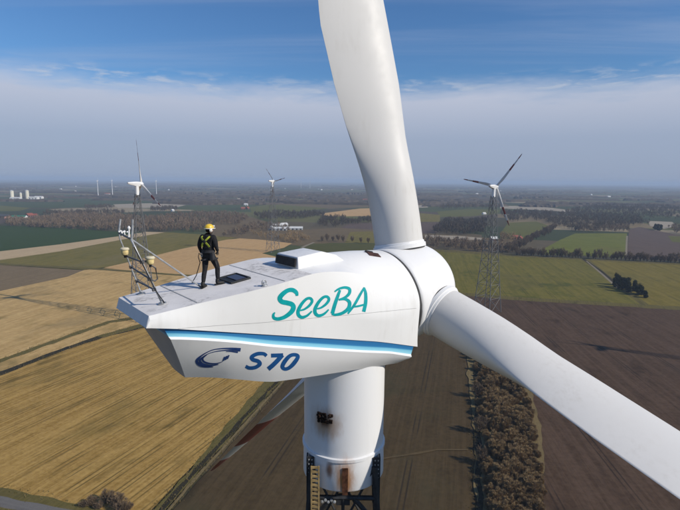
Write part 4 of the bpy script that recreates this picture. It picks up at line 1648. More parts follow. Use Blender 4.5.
def hand(c, d, up_, side_sign, curl):
    """palm and five fingers; d points from wrist to knuckles"""
    c, d, up_ = np.array(c, float), np.array(d, float), np.array(up_, float)
    d /= np.linalg.norm(d)
    s_ = np.cross(d, up_)
    s_ /= np.linalg.norm(s_)
    n_ = np.cross(s_, d)
    ch = []
    w0 = tuple(c) + (0.030, 0.022)
    pc = tuple(c + d * 0.05) + (0.040, 0.020)
    ch.append([w0, pc])
    for j, (o_, ln_) in enumerate(((-0.033, 0.066), (-0.011, 0.078), (0.011, 0.074), (0.032, 0.058))):
        k0 = c + d * 0.088 + s_ * o_
        d1 = d * math.cos(curl) - n_ * math.sin(curl)
        d2 = d * math.cos(curl * 2.1) - n_ * math.sin(curl * 2.1)
        k1 = k0 + d1 * ln_ * 0.5
        k2 = k1 + d2 * ln_ * 0.5
        ch.append([pc, tuple(k0) + (0.011, 0.011), tuple(k1) + (0.0095, 0.0095), tuple(k2) + (0.008, 0.008)])
    tb = c + d * 0.03 + s_ * 0.038 * side_sign
    t1_ = tb + (d * 0.7 + s_ * side_sign * 0.7) * 0.036
    t2_ = t1_ + (d * 0.9 - n_ * 0.4) * 0.03
    ch.append([pc, tuple(tb) + (0.014, 0.014), tuple(t1_) + (0.011, 0.011), tuple(t2_) + (0.009, 0.009)])
    return skin_object('hand', ch, M['strap'], person, levels=1)


hand(np.array(wrL[:3]) + np.array([0, 0.012, -0.03]), (0.02, 0.25, -0.95), (1, 0.1, 0), 1, 0.55)
hand(np.array(wrR[:3]) + np.array([-0.02, 0.03, -0.015]), (-0.55, 0.6, -0.55), (-0.6, 0.1, 0.8), -1, 0.6)


def boot(f_, toe, ank):
    t_ = np.array([math.sin(toe), math.cos(toe), 0])
    z0_ = f_[2]
    a = np.array(f_)
    a[2] = z0_
    h_ = a - t_ * 0.06
    ch = [[tuple(np.array(ank[:3]) + np.array([0, 0, 0.06])) + (0.062, 0.062), tuple(h_ + np.array([0, 0, 0.065])) + (0.058, 0.062),
           tuple(a + t_ * 0.06 + np.array([0, 0, 0.055])) + (0.056, 0.052), tuple(a + t_ * 0.165 + np.array([0, 0, 0.042])) + (0.050, 0.040)]]
    b_ = skin_object('boot', ch, M['boot'], person, levels=2)
    s_ = np.array([t_[1], -t_[0], 0])
    mb_ = MB()
    v = []
    for z_ in (0.004, 0.03):
        for q, wd_ in ((-0.13, 0.03), (-0.11, 0.045), (-0.02, 0.042), (0.08, 0.052), (0.17, 0.046), (0.205, 0.02)):
            v.append(a + t_ * q + s_ * wd_ + np.array([0, 0, z_]))
        for q, wd_ in ((0.205, 0.02), (0.17, 0.046), (0.08, 0.052), (-0.02, 0.042), (-0.11, 0.045), (-0.13, 0.03)):
            v.append(a + t_ * q - s_ * wd_ + np.array([0, 0, z_]))
    f = [tuple(range(11, -1, -1)), tuple(range(12, 24))] + [(i, (i + 1) % 12, 12 + (i + 1) % 12, 12 + i) for i in range(12)]
    mb_.add(v, f)
    mb_.build('boot_sole', M['black'], b_)


boot(lf_, R_(-8), aL)
boot(rf_, R_(40), aR)


# harness: a yellow cross on the back, waist belt, leg loops, side bag, lanyard
def band(name, pts, wd_, mat, th=0.012, nrm=None):
    mb_ = MB()
    pts = [np.array(q[:3], float) for q in catmull([tuple(q) for q in pts], 5)]
    v, f = [], []
    for i, q in enumerate(pts):
        t_ = pts[min(i + 1, len(pts) - 1)] - pts[max(i - 1, 0)]
        t_ /= np.linalg.norm(t_)
        n_ = nrm(q) if nrm else np.array([0, -1.0, 0])
        s_ = np.cross(t_, n_)
        s_ /= np.linalg.norm(s_)
        n_ = np.cross(s_, t_)
        for a, b in ((1, 1), (-1, 1), (-1, -1), (1, -1)):
            v.append(q + s_ * wd_ / 2 * a + n_ * th / 2 * b)
    for i in range(len(pts) - 1):
        for k_ in range(4):
            f.append((i * 4 + k_, i * 4 + (k_ + 1) % 4, i * 4 + 4 + (k_ + 1) % 4, i * 4 + 4 + k_))
    f += [(3, 2, 1, 0), tuple((len(pts) - 1) * 4 + k_ for k_ in range(4))]
    mb_.add(v, f)
    return mb_.build(name, mat, person)


def radial(q):
    d = np.array([q[0] - hx, q[1] - hy, 0])
    return d / (np.linalg.norm(d) + 1e-9)


yb = hy - 0.166
band('harness_strap', [(hx - 0.125, hy - 0.095, 1.475), (hx - 0.10, yb + 0.005, 1.42), (hx, yb - 0.012, 1.33), (hx + 0.085, yb + 0.004, 1.25), (hx + 0.12, yb + 0.04, 1.17)], 0.048, M['hivis'])
band('harness_strap', [(hx + 0.125, hy - 0.095, 1.475), (hx + 0.10, yb + 0.005, 1.42), (hx, yb - 0.018, 1.33), (hx - 0.085, yb + 0.004, 1.25), (hx - 0.12, yb + 0.04, 1.17)], 0.048, M['hivis'])
mb = MB()
mb.lathe([(0, 0.052), (0.02, 0.052), (0.03, 0.02)], np.array([hx, yb - 0.012, 1.33]), (0, -1, 0), 12)
mb.build('harness_plate', M['strap'], person)
bp = [(hx + 0.190 * math.cos(w), hy + 0.160 * math.sin(w), 1.035) for w in np.linspace(0, 2 * math.pi, 20)]
band('waist_belt', bp, 0.07, M['strap'], 0.02, radial)
for hp, tp in ((hipL, thL), (hipR, thR)):
    c = np.array(hp[:3]) * 0.45 + np.array(tp[:3]) * 0.55
    def nn_(q, c=c):
        d = q - c
        d[2] = 0
        return d / (np.linalg.norm(d) + 1e-9)
    band('leg_loop', [(c[0] + 0.125 * math.cos(w), c[1] + 0.125 * math.sin(w), c[2] + 0.03 * math.cos(w)) for w in np.linspace(0, 2 * math.pi, 16)], 0.045, M['strap'], 0.014, nn_)
ell('tool_pouch', (hx + 0.17, hy - 0.06, 0.90), (0.065, 0.07, 0.12), M['strap'], person, lambda d, p_: np.sign(d) * np.abs(d) ** 0.5 * np.array([0.065, 0.07, 0.12]), 14, 10)
for q in ((hx - 0.16, hy - 0.10, 0.99), (hx - 0.19, hy - 0.03, 0.99)):
    mb = MB()
    mb.tube([np.array(q) + np.array([0.03 * math.cos(w), 0, -0.06 + 0.06 * math.sin(w)]) for w in np.linspace(0, 6.28, 12)], 0.009, 6, False)
    mb.build('carabiner', M['galv'], person, smooth=True)
mb = MB()
anc = deck_local(192, 284)
hp = np.array([hx - 0.19, hy - 0.03, 0.90])
mb.tube([hp, hp + np.array([-0.09, -0.03, 0.06]), hp + np.array([-0.13, 0.0, -0.05]), hp + np.array([-0.10, 0.03, -0.22]), hp * 0.35 + anc * 0.65 + np.array([0.03, 0, -0.03]), anc + np.array([0, 0, 0.03])], 0.013, 6)
mb.build('lanyard', M['rope'], person, smooth=True)
mb = MB()
q0 = np.array([hx + 0.19, hy - 0.02, 0.86])
mb.tube([q0, q0 + np.array([0.04, 0.03, -0.18]), q0 + np.array([0.07, 0.05, -0.32]), q0 + np.array([0.05, 0.05, -0.2]), q0 + np.array([0.02, 0.06, -0.02])], 0.016, 6)
mb.build('lanyard', M['strap'], person, smooth=True)

# ================================================================== rough grass along verges and ditches
g = np.random.default_rng(23)
V, F = [], []
for q in TUFTS:
    for _ in range(9):
        c = np.array([q[0] + g.normal(0, 1.5), q[1] + g.normal(0, 1.5), 0.3])
        h_ = 0.35 + 0.75 * g.random() ** 2
        for _b in range(4):
            w = g.random() * 6.28
            d = np.array([math.cos(w), math.sin(w), 0])
            e_ = np.array([-d[1], d[0], 0])
            k_ = len(V)
            V += [c - e_ * 0.16 - [0, 0, 0.3], c + e_ * 0.16 - [0, 0, 0.3], c + d * 0.30 * g.random() + np.array([0, 0, h_])]
            F.append((k_, k_ + 1, k_ + 2))
tuft_t = NT('dry_tufts', 0.9, 0.1)
tuft_n = tuft_t.noise(tuft_t.tc.outputs['Object'], 0.12, 4, 0.65)
tag(link('rough_grass', mesh('rough_grass', V, F, tuft_t.out(tuft_t.mix(tuft_t.mr(tuft_n, 0.38, 0.62), (0.10, 0.095, 0.026), (0.30, 0.215, 0.095))))), 'rough dry grass tufts along the ditches and verges', 'grass', None, 'stuff')

# ================================================================== trees
def leaf_material(name, a, b):
    t_ = NT(name, 0.85, 0.15)
    oi = t_.n.new('ShaderNodeObjectInfo')
    n_ = t_.noise(t_.tc.outputs['Object'], 0.9, 4, 0.6)
    f_ = t_.math('ADD', t_.math('MULTIPLY', t_.mr(n_, 0.3, 0.7), 0.6), t_.math('MULTIPLY', oi.outputs['Random'], 0.4))
    return t_.out(t_.mix(f_, a, b))


M['bark'] = leaf_material('bark', (0.05, 0.04, 0.03), (0.085, 0.068, 0.05))
M['twig'] = leaf_material('bare_twigs', (0.125, 0.088, 0.056), (0.215, 0.156, 0.100))
M['twigwarm'] = leaf_material('warm_bare_twigs', (0.235, 0.162, 0.078), (0.37, 0.262, 0.135))
M['twigfar'] = leaf_material('wood_twigs', (0.066, 0.052, 0.036), (0.115, 0.088, 0.060))
M['needle'] = leaf_material('dark_evergreen', (0.010, 0.016, 0.008), (0.024, 0.032, 0.014))


def plume_tree(seed, H_, spread, n_pl, twigs, twig_len, twig_w, trunk_h=0.15):
    """leafless tree of several upright plumes of fine forked twigs"""
    g = np.random.default_rng(seed)
    tr, v, f = MB(), [], []
    pl_ = []
    for i in range(n_pl):
        w = i * 2.4 + g.random()
        lean_ = spread * (0.15 + 0.85 * g.random() ** 0.7)
        h_ = H_ * (0.62 + 0.38 * g.random()) * (1 - 0.22 * lean_ / spread)
        a = np.array([math.cos(w) * 0.08 * spread, math.sin(w) * 0.08 * spread, H_ * trunk_h * (0.4 + g.random())])
        b_ = np.array([math.cos(w) * lean_, math.sin(w) * lean_, h_])
        m_ = (a + b_) / 2 + np.array([math.cos(w), math.sin(w), 0]) * 0.12 * spread
        tr.tube([a * 0.9, m_, b_], [0.010 * H_, 0.006 * H_, 0.001 * H_], 4)
        pl_.append((a, m_, b_))
    tr.tube([(0, 0, 0), (0, 0, H_ * trunk_h * 1.3)], [0.020 * H_, 0.013 * H_], 6)
    for i in range(twigs):
        a, m_, b_ = pl_[g.integers(n_pl)]
        u_ = g.random() ** 0.75
        c = (1 - u_) ** 2 * a + 2 * u_ * (1 - u_) * m_ + u_ * u_ * b_
        rad = spread * 0.34 * math.sin(math.pi * min(1, 0.12 + 0.88 * u_)) + 0.04 * spread
        d = g.normal(0, 1, 3)
        d[2] *= 0.6
        p0_ = c + d * rad * 0.55
        out_ = (b_ - a) / np.linalg.norm(b_ - a) + d * 0.32 + g.normal(0, 0.22, 3) + np.array([0, 0, 0.25])
        out_ /= np.linalg.norm(out_)
        l_ = twig_len * (0.5 + g.random())
        s_ = np.cross(out_, g.normal(0, 1, 3))
        s_ /= np.linalg.norm(s_) + 1e-6
        k_ = len(v)
        v += [p0_ - s_ * twig_w / 2, p0_ + s_ * twig_w / 2, p0_ + out_ * l_, p0_ + out_ * l_ * 0.35 + s_ * twig_w * 0.4, p0_ + out_ * l_ * 0.8 + s_ * l_ * 0.30]
        f += [(k_, k_ + 1, k_ + 2), (k_, k_ + 3, k_ + 4)]
    cr_ = MB()
    cr_.add(v, f)
    return tr, cr_


def conifer(seed, H_, spread, n_):
    g = np.random.default_rng(seed)
    tr, cr_ = MB(), MB()
    tr.tube([(0, 0, 0), (0.1, 0.05, H_ * 0.5), (0, 0, H_ * 0.95)], [0.025 * H_, 0.016 * H_, 0.003 * H_], 6)
    v, f = [], []
    lob = [(g.normal(0, spread * 0.42, 2), H_ * (0.10 + 0.74 * g.random()), spread * (0.35 + 0.3 * g.random())) for _ in range(20)]
    for i in range(n_):
        xy, z_, r_2 = lob[g.integers(len(lob))]
        d = g.normal(0, 1, 3)
        d /= np.linalg.norm(d)
        p0_ = np.array([xy[0], xy[1], z_]) + d * r_2 * g.random() ** 0.4 * np.array([1, 1, 1.15])
        a = g.normal(0, 1, 3)
        a /= np.linalg.norm(a)
        b_ = np.cross(a, d)
        b_ /= np.linalg.norm(b_) + 1e-6
        sz = 0.35 + 0.35 * g.random()
        k_ = len(v)
        v += [p0_ - a * sz, p0_ + b_ * sz * 0.5, p0_ + a * sz, p0_ - b_ * sz * 0.5]
        f += [(k_, k_ + 1, k_ + 2, k_ + 3)]
    cr_.add(v, f)
    return tr, cr_


def tree_kind(name, maker, variants, barkm, crownm):
    out_ = []
    for s in variants:
        tr, cr_ = maker(s)
        out_.append((tr.mesh('trunk', barkm, True), cr_.mesh('crown', crownm)))
    return out_


def place_tree(kind, name, xy, scale, label, cat, group, i):
    tm, cm = kind[i % len(kind)]
    T = empty(name, (xy[0], xy[1], 0.0), label, cat, group)
    T.rotation_euler = (0, 0, random.random() * 6.28)
    T.scale = (scale * random.uniform(0.9, 1.12), scale * random.uniform(0.9, 1.12), scale)
    link('trunk', tm, T)
    link('crown', cm, T)
    return T


SHRUB = tree_kind('shrub', lambda s: plume_tree(s, 6.4, 2.8, 14, 8500, 1.05, 0.03, 0.03), (11, 12, 13, 14, 15, 16), M['bark'], M['twigwarm'])
BARE = tree_kind('bare', lambda s: plume_tree(s, 16, 4.4, 9, 900, 2.2, 0.08, 0.2), (21, 22, 23, 24, 25), M['bark'], M['twig'])
EVER = tree_kind('ever', lambda s: conifer(s, 12, 3.4, 2400), (31, 32, 33), M['bark'], M['needle'])
SMALL = tree_kind('small', lambda s: plume_tree(s, 5, 2.4, 9, 1500, 0.9, 0.035, 0.05), (41, 42), M['bark'], M['twig'])

# shrub belt below the near blade, running away from the camera
i = 0
for v_ in np.linspace(0, 1, 42):
    py = 352 + 190 * v_ ** 1.35
    lo = np.interp(py, [352, 366, 430, 540], [468, 473, 480, 488])
    hi = np.interp(py, [352, 366, 430, 540], [516, 520, 537, 548])
    a, b = G(lo, py), G(hi, py)
    n_ = 6
    for j in range(n_):
        u_ = (j + 0.5 + random.uniform(-0.3, 0.3)) / n_
        p_ = a + (b - a) * u_ + np.array([random.uniform(-1, 1), random.uniform(-2.2, 2.2)])
        place_tree(SHRUB, 'bare_shrub', p_, random.uniform(0.45, 1.05) * (1.1 if 0 < j < 5 else 0.8), 'bare brown shrub in the broad belt between the two brown fields', 'shrub', 'shrubs of the belt between the brown fields', i)
        i += 1
# saplings along the far side, casting the long shadows onto the soil
for px, py in ((477, 398), (480, 434), (482, 465)):
    place_tree(BARE, 'bare_tree', G(px, py), random.uniform(0.55, 0.7), 'taller bare tree at the left edge of the shrub belt', 'tree', 'taller trees of the shrub belt', i)
    i += 1
# tree rows along the far edge of the green fields
xs = list(np.arange(516, 582, 3.1)) + list(np.arange(589, 760, 3.6))
for px in xs:
    px = px + random.uniform(-1, 1)
    py = np.interp(px, [424, 520, 583, 680, 800], [249.2, 255.6, 258.6, 263.4, 269]) + random.uniform(-0.5, 0.3)
    place_tree(BARE, 'bare_tree', G(px, py), random.uniform(0.5, 1.1), 'bare tree in the row along the far edge of the green fields', 'tree', 'tree row along the green fields', i)
    i += 1
# diagonal row
for u_ in np.linspace(0, 1, 42):
    px, py = 511 + 46 * u_ + random.uniform(-3, 3), 252.5 - 24 * u_ + random.uniform(-1, 1)
    place_tree(BARE, 'bare_tree', G(px, py), random.uniform(0.8, 1.2), 'bare tree in the slanting row between the meadows on the right', 'tree', 'slanting tree row on the right', i)
    i += 1
# evergreen clump at the ditch
ev = ((614.5, 287.5), (619, 285.5), (622, 289.5), (627, 288.5), (629, 292.5), (634, 291.5), (637, 295.5), (642, 295), (645.5, 298))
for k_, (px, py) in enumerate(ev):
    place_tree(EVER, 'evergreen_tree', G(px, py), random.uniform(0.95, 1.25) * (0.7 if k_ == len(ev) - 1 else 1), 'dark evergreen tree in the small clump at the field ditch', 'tree', 'evergreen clump in the green field', k_)
# shrubs at the roadside, lower left
for px, py, sc in ((92, 506, 0.8), (99, 510, 0.7), (108, 503, 1.05), (116, 508, 1.2), (122, 513, 1.0), (128, 511, 0.7), (84, 508, 0.6)):
    place_tree(SMALL, 'bare_shrub', G(px, py), sc, 'bare grey shrub by the road at the lower left corner', 'shrub', 'roadside shrubs at the lower left', i)
    i += 1
for px, py in ((322, 241.5), (327, 241), (333, 241.5), (338, 241), (343, 242), (352, 242), (361, 243), (368, 243.5)):
    place_tree(BARE, 'bare_tree', G(px, py), random.uniform(0.7, 1.0), 'bare tree scattered behind the near vent hood', 'tree', 'scattered trees behind the vent hood', i)
    i += 1
for px, py in ((655, 229.5), (658, 230.5), (661, 230)):
    place_tree(EVER, 'evergreen_tree', G(px, py), random.uniform(1.2, 1.5), 'dark round tree beside the pale plot at the right edge', 'tree', 'dark trees by the pale plot', i)
    i += 1


# ---- woods: masses of leafless trees, each wood one object
def wood(name, polys, density, Hm, label, mat, tw=30):
    g = np.random.default_rng(len(label) * 7 + len(polys))
    tw = int(tw * 1.9)
    V, F = [], []
    cnt = 0
    for pl_ in polys:
        P = np.array([G(*q) for q in pl_])
        mn, mx = P.min(0), P.max(0)
        area = 0.5 * abs(np.dot(P[:, 0], np.roll(P[:, 1], 1)) - np.dot(P[:, 1], np.roll(P[:, 0], 1)))
        n_ = int(min(area * density, 2600))
        pts = []
        while len(pts) < n_:
            q = mn + (mx - mn) * g.random((400, 2))
            ins = np.zeros(400, bool)
            j = len(P) - 1
            for a in range(len(P)):
                cnd = ((P[a, 1] > q[:, 1]) != (P[j, 1] > q[:, 1])) & (q[:, 0] < (P[j, 0] - P[a, 0]) * (q[:, 1] - P[a, 1]) / (P[j, 1] - P[a, 1] + 1e-9) + P[a, 0])
                ins ^= cnd
                j = a
            pts += list(q[ins])
        pts = np.array(pts[:n_])
        for x, y in pts:
            h_ = Hm * (0.6 + 0.6 * g.random())
            sp_ = h_ * 0.30
            d = g.normal(0, 1, (tw, 3))
            d /= np.linalg.norm(d, axis=1)[:, None]
            c = d * (g.random((tw, 1)) ** 0.4) * np.array([sp_, sp_, h_ * 0.40]) + np.array([x, y, h_ * 0.58])
            up_ = np.tile([0, 0, 1.0], (tw, 1)) + g.normal(0, 0.5, (tw, 3))
            s_ = np.cross(up_, g.normal(0, 1, (tw, 3)))
            s_ /= np.linalg.norm(s_, axis=1)[:, None]
            l_ = h_ * 0.26
            k_ = len(V) * 3
            tri = np.stack([c - s_ * 0.036 * h_, c + s_ * 0.036 * h_, c + up_ * l_], 1)
            V.append(tri.reshape(-1, 3))
            trunk = np.array([[x - 0.25, y, 0], [x + 0.25, y, 0], [x, y, h_ * 0.8]])
            V.append(trunk)
        cnt += len(pts)
    V = np.concatenate(V)
    o0 = V.mean(0)
    o0[2] = 0
    V = V - o0
    me_ = bpy.data.meshes.new(name)
    nv = len(V)
    me_.vertices.add(nv)
    me_.vertices.foreach_set('co', V.astype(np.float32).ravel())
    me_.loops.add(nv)
    me_.loops.foreach_set('vertex_index', np.arange(nv, dtype=np.int32))
    me_.polygons.add(nv // 3)
    me_.polygons.foreach_set('loop_start', np.arange(0, nv, 3, dtype=np.int32))
    me_.update(calc_edges=True)
    me_.validate()
    me_.materials.append(mat)
    o = link(name, me_, loc=o0)
    return tag(o, label, 'wood', None, 'stuff')


wood('bare_wood', [[(6, 226.4), (60, 229), (118, 231.4), (160, 231.4), (210, 232.6), (214, 224), (150, 219), (118, 217), (60, 216), (40, 220), (8, 221)]], 0.008, 13, 'long belt of bare brown woodland behind the dark green field on the left', M['twig'])
wood('bare_wood', [[(40, 214), (80, 213), (112, 212), (130, 214), (100, 215.5), (50, 215.8)], [(84, 207.6), (112, 206.8), (114, 208.6), (86, 209.4)], [(150, 209), (176, 208.6), (178, 211), (150, 212)]], 0.006, 13, 'patchy wood beyond the belt on the left', M['twigfar'], 22)
wood('bare_wood', [[(150, 219), (180, 215), (232, 214), (250, 218), (236, 227), (212, 224)], [(222, 237.6), (240, 229), (262, 224), (290, 229), (288, 232), (258, 231), (236, 238)]], 0.006, 12, 'brown scattered wood behind the worker', M['twig'], 24)
wood('bare_wood', [[(278, 239), (290, 233), (300, 233.6), (312, 240), (300, 243), (284, 242)], [(250, 233), (276, 235), (282, 240), (262, 239)]], 0.012, 8, 'brown thicket at the foot of the middle lattice turbine', M['twigwarm'], 24)
wood('bare_wood', [[(252, 216), (278, 213), (300, 214), (316, 213), (326, 216), (300, 219), (262, 220)], [(316, 226), (322, 219), (346, 218), (350, 225), (334, 228)], [(346, 222), (380, 218.6), (382, 222.6), (350, 224.6)]], 0.006, 13, 'dark bare copses beyond the farm sheds', M['twigfar'], 24)
wood('bare_wood', [[(418, 240.5), (450, 241.5), (515, 246), (512, 254), (470, 251.5), (420, 248)]], 0.010, 11, 'bare wood belt behind the near hub along the green field', M['twig'], 26)
wood('bare_wood', [[(432, 233.5), (446, 222), (486, 221.6), (484, 234), (460, 235.4)]], 0.008, 14, 'dark bare copse left of the right lattice turbine', M['twigfar'], 26)
wood('bare_wood', [[(500, 236), (522, 238.5), (520, 242), (500, 240)]], 0.01, 11, 'small brown copse at the lattice tower', M['twigwarm'], 22)
wood('bare_wood', [[(500, 214), (520, 211.5), (548, 213.5), (580, 214.5), (640, 219), (650, 226), (632, 226), (600, 232), (576, 232), (556, 225.5), (536, 221), (508, 222)]], 0.0045, 14, 'broad dark woodland across the right distance', M['twigfar'], 18)
wood('bare_wood', [[(576, 228), (630, 227.6), (628, 232.6), (578, 233)], [(668, 227.5), (720, 230), (720, 236), (676, 235)], [(655, 259), (680, 258), (700, 262), (670, 262.6)]], 0.006, 12, 'bare hedges and copses round the right-hand meadow', M['twig'], 22)
wood('bare_wood', [[(440, 206), (470, 205), (500, 206), (500, 209.4), (468, 208.4), (440, 210)], [(560, 213), (600, 205), (660, 206), (720, 212), (720, 222), (650, 219), (600, 216)]], 0.0028, 14, 'far dark wood belt below the horizon on the right', M['twigfar'], 14)

# ---- far distance: bands of wood out to the horizon
g = np.random.default_rng(5)
V, F = [], []
for i in range(430):
    D = 2300 * math.exp(g.random() * math.log(26000 / 2300))
    A = R_(g.uniform(-48, 48))
    x0, y0 = D * math.tan(A), D
    ln_, dp = g.uniform(120, 620) * (0.6 + D / 6000), g.uniform(25, 110) * (0.7 + D / 9000)
    n_ = 26
    k_ = len(V)
    hgt = g.uniform(9, 17)
    ang = g.normal(0, 0.12)
    ca, sa = math.cos(ang), math.sin(ang)
    for u_ in range(n_ + 1):
        t_ = u_ / n_ - 0.5
        taper = 0.35 + 0.65 * min(1, (0.5 - abs(t_)) * 8)
        w = dp * taper * (0.8 + 0.4 * g.random())
        for yy, zz in ((-w / 2, 0), (-w * 0.42, 0.75), (-w * 0.1, 1.0), (w * 0.4, 0.8), (w / 2, 0)):
            h_ = hgt * zz * (0.7 + 0.5 * g.random()) * (1 if 0.02 < abs(t_) < 0.49 or abs(t_) < 0.4 else 0.4)
            lx, ly = t_ * ln_, yy
            V.append((x0 + lx * ca - ly * sa, y0 + lx * sa + ly * ca, h_))
    for u_ in range(n_):
        for q in range(4):
            a = k_ + u_ * 5 + q
            F.append((a, a + 5, a + 6, a + 1))
tag(link('distant_woods', mesh('distant_woods', V, F, M['twigfar'])), 'hazy dark bands of woodland out to the horizon', 'wood', None, 'stuff')


# ================================================================== farm buildings
def wallm(name, c):
    return plain(name, c, 0.85, 0.2, 0.12, 0.6)


BM = {'white': wallm('white_render', (0.72, 0.71, 0.68)), 'grey': wallm('grey_sheet', (0.42, 0.43, 0.42)), 'lightroof': wallm('pale_sheet_roof', (0.60, 0.60, 0.57)), 'red': wallm('red_tiles', (0.24, 0.075, 0.05)),
      'green': wallm('green_sheet_roof', (0.03, 0.16, 0.10)), 'brick': wallm('brick_wall', (0.22, 0.11, 0.075)), 'cream': wallm('cream_silo', (0.70, 0.66, 0.52)), 'dark': wallm('dark_opening', (0.025, 0.025, 0.028)), 'brown': wallm('brown_boards', (0.10, 0.08, 0.06))}


def shed(name, xy, L_, Wd, hw, hr, ang, wm, rm, label, group=None, doors=2, cat='building'):
    T = empty(name, (xy[0], xy[1], 0), label, cat, group)
    T.rotation_euler = (0, 0, ang)
    mb_ = MB()
    l, w = L_ / 2, Wd / 2
    v = [(-l, -w, 0), (l, -w, 0), (l, w, 0), (-l, w, 0), (-l, -w, hw), (l, -w, hw), (l, w, hw), (-l, w, hw), (-l, 0, hw + hr), (l, 0, hw + hr)]
    mb_.add(v, [(0, 1, 5, 4), (2, 3, 7, 6), (0, 4, 8, 7, 3), (1, 2, 6, 9, 5)])
    mb_.build('wall', wm, T)
    mb_ = MB()
    o_ = 0.5
    for s in (-1, 1):
        a = np.array([-l - o_, s * (w + o_), hw - o_ * hr / w + 0.15])
        b = np.array([l + o_, s * (w + o_), hw - o_ * hr / w + 0.15])
        c, d = np.array([l + o_, 0, hw + hr + 0.15]), np.array([-l - o_, 0, hw + hr + 0.15])
        up_ = np.array([0, 0, 0.18])
        mb_.add([a, b, c, d, a + up_, b + up_, c + up_, d + up_], [(4, 5, 6, 7), (0, 3, 2, 1), (0, 1, 5, 4), (1, 2, 6, 5), (3, 0, 4, 7)])
    mb_.build('roof', rm, T)
    for k_ in range(doors):
        x = -l + L_ * (k_ + 0.5) / doors
        mb_ = MB()
        mb_.box((x, -w - 0.04, hw * 0.4), (min(3.6, L_ / doors * 0.5), 0.12, hw * 0.78))
        mb_.build('door' if k_ == 0 else 'window', BM['dark'], T)
    return T


# farm in the middle, pale roofs in front of the small lattice turbine
b0 = G(281, 229)
shed('farm_shed', G(293, 229.6), 46, 16, 4, 3.4, R_(2), BM['grey'], BM['lightroof'], 'long pale-roofed shed right of the middle lattice turbine', 'farm in the middle', 5)
shed('farm_shed', G(279.5, 230.2), 34, 16, 4.2, 3.6, R_(4), BM['grey'], BM['lightroof'], 'pale-roofed shed at the left end of the middle farm', 'farm in the middle', 4)
shed('farm_shed', G(277, 227.6), 24, 16, 5, 4.2, R_(30), BM['grey'], BM['lightroof'], 'pale-roofed shed standing askew behind the front sheds of the middle farm', 'farm in the middle', 2)
shed('farm_shed', G(283, 226.6), 22, 15, 5, 4.4, R_(34), BM['grey'], BM['lightroof'], 'highest pale-roofed shed at the back of the middle farm', 'farm in the middle', 2)
shed('farm_house', G(271, 229.4), 12, 10, 4.5, 4.0, R_(80), BM['white'], BM['lightroof'], 'small white house at the foot of the middle lattice turbine', 'farm in the middle', 3)
# farm at the left edge
shed('farm_shed', G(19.5, 218.4), 38, 18, 5, 4.0, R_(6), BM['white'], BM['green'], 'white shed with green roof at the left edge before the wood', 'farm at the left edge', 3)
shed('farm_house', G(29.5, 216.8), 20, 14, 5, 6.0, R_(75), BM['brick'], BM['red'], 'red-roofed farmhouse right of the green-roofed shed', 'farm at the left edge', 3)
shed('farm_house', G(34.5, 216.4), 15, 11, 4, 4.6, R_(10), BM['brick'], BM['red'], 'smaller red-roofed barn right of the red farmhouse', 'farm at the left edge', 2)
shed('farm_shed', G(2, 217.6), 42, 20, 5, 5.0, R_(8), BM['brown'], wallm('dark_roof', (0.06, 0.065, 0.07)), 'dark-roofed barn at the very left edge', 'farm at the left edge', 3)
shed('farm_house', G(8, 219.4), 14, 10, 4, 4, R_(20), BM['brick'], wallm('pinkish_roof', (0.30, 0.17, 0.13)), 'pinkish-roofed house beside the dark-roofed barn', 'farm at the left edge', 2)
shed('farm_house', G(171, 222.4), 12, 10, 4.5, 5.2, R_(40), BM['brick'], BM['red'], 'red-roofed house in the wood left of the worker', None, 2)
shed('farm_house', G(172.6, 211.5), 9, 9, 4.5, 4, R_(60), BM['white'], BM['lightroof'], 'small white house on the rise left of the worker', None, 2)
for k_, (px, py, a, lb) in enumerate(((243, 209.6, 20, 'left house of the hamlet'), (247.5, 209.2, 70, 'right house of the hamlet'), (246, 205.6, 0, 'white gabled house behind the hamlet'))):
    shed('village_house', G(px, py), 16, 11, 5, 5, R_(a), BM['white' if k_ == 2 else 'brick'], BM['red'] if k_ < 2 else BM['lightroof'], lb + ' beyond the middle turbine', 'hamlet beyond the middle turbine', 2)


# white silos and works on the left horizon
def silo(xy, r_s, h_s, label):
    T = empty('silo', (xy[0], xy[1], 0), label, 'silo', 'silos of the works on the left horizon')
    b_ = MB()
    b_.lathe([(0, r_s), (h_s * 0.5, r_s), (h_s, r_s)], (0, 0, 0), (0, 0, 1), 16)
    b_.build('silo_shell', BM['cream'], T, smooth=True, sharp=50)
    b_ = MB()
    b_.lathe([(h_s + 0.02, r_s * 1.04), (h_s + 1, r_s * 1.0), (h_s + 5, r_s * 0.2)], (0, 0, 0), (0, 0, 1), 16)
    b_.build('silo_roof', BM['grey'], T, smooth=True, sharp=50)


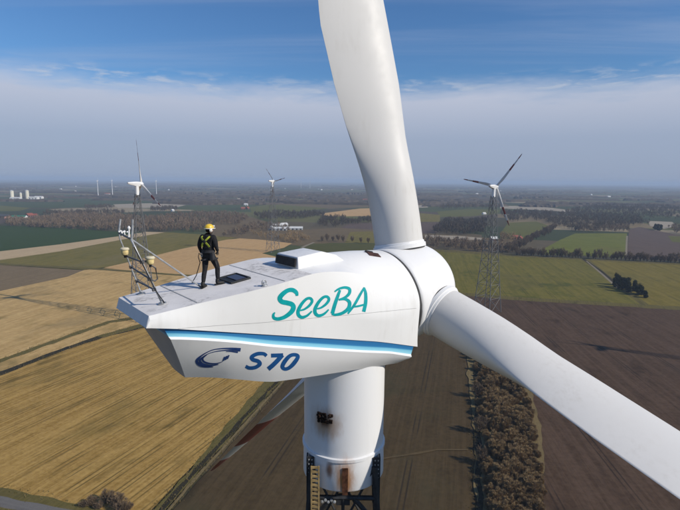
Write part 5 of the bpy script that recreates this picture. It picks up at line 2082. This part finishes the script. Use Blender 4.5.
silo(G(12.3, 199.6), 9.5, 46, 'tall cream silo at the left of the works')
silo(G(27.4, 199.0), 9.5, 46, 'tall cream silo at the middle of the works')
silo(G(21, 199.4), 6, 34, 'bluish narrow silo between the two tall ones')
for px, py, L_, lb in ((34, 199.2, 46, 'left white hall of the works'), (39, 198.6, 40, 'right white hall of the works'), (16, 199.8, 50, 'low white hall between the silos')):
    shed('factory_hall', G(px, py), L_, 26, 10, 4, R_(4), BM['white'], BM['lightroof'], lb + ' on the left horizon', 'halls of the works', 3)
for px, py, a in ((515, 239, 20), (520, 240, 60), (494, 240.5, 0), (484, 214.6, 30)):
    shed('farm_house', G(px, py), 13, 9, 4, 4, R_(a), BM['white' if px == 484 else 'brick'], BM['lightroof' if px in (494, 484) else 'red'],
         {515: 'left red-roofed house by the right lattice turbine', 520: 'right red-roofed house by the right lattice turbine', 494: 'pale-roofed house at the foot of the right turbine blade', 484: 'small white house beyond the right lattice turbine'}[px], None, 2)
# pale roofs of hamlets far off
for k_ in range(34):
    D = g.uniform(2600, 7000)
    A = R_(g.uniform(-36, 36))
    shed('village_house', (D * math.tan(A), D), g.uniform(14, 40), g.uniform(10, 18), g.uniform(4, 7), g.uniform(3, 6), g.uniform(0, 3), BM['white'], BM['lightroof' if k_ % 3 else 'red'], 'tiny pale roof among the far hazy woods', 'far scattered roofs', 0)

# small groups: name each tree by its place in the group
ORD = ['leftmost', 'second from the left', 'third from the left', 'fourth from the left', 'fifth from the left', 'sixth from the left', 'seventh from the left', 'eighth from the left', 'ninth from the left']
for gname in ('evergreen clump in the green field', 'roadside shrubs at the lower left', 'scattered trees behind the vent hood', 'dark trees by the pale plot'):
    mem = [o for o in C.objects if o.get('group') == gname]
    mem.sort(key=lambda o: o.location.x / o.location.y)
    for q, o in zip(ORD, mem):
        o['label'] = o['label'] + ', ' + q
mem = sorted([o for o in C.objects if o.get('group') == 'taller trees of the shrub belt'], key=lambda o: -o.location.y)
for q, o in zip(ORD, mem):
    o['label'] = o['label'] + ', ' + q.replace('leftmost', 'farthest').replace('from the left', 'from the far end')

# ================================================================== haze
hz = MB()
hz.box((0, 0, 79), (2 * 45000, 2 * 45000, 162))
hm = bpy.data.materials.new('haze')
hm.use_nodes = True
ht = hm.node_tree
ht.nodes.clear()
pv = ht.nodes.new('ShaderNodeVolumePrincipled')
pv.inputs['Color'].default_value = (0.66, 0.81, 1.0, 1)
pv.inputs['Density'].default_value = 0.000105
pv.inputs['Anisotropy'].default_value = 0.0
ho_ = ht.nodes.new('ShaderNodeOutputMaterial')
ht.links.new(pv.outputs[0], ho_.inputs['Volume'])
ho = link('haze', hz.mesh('haze', hm))
tag(ho, kind='stuff')
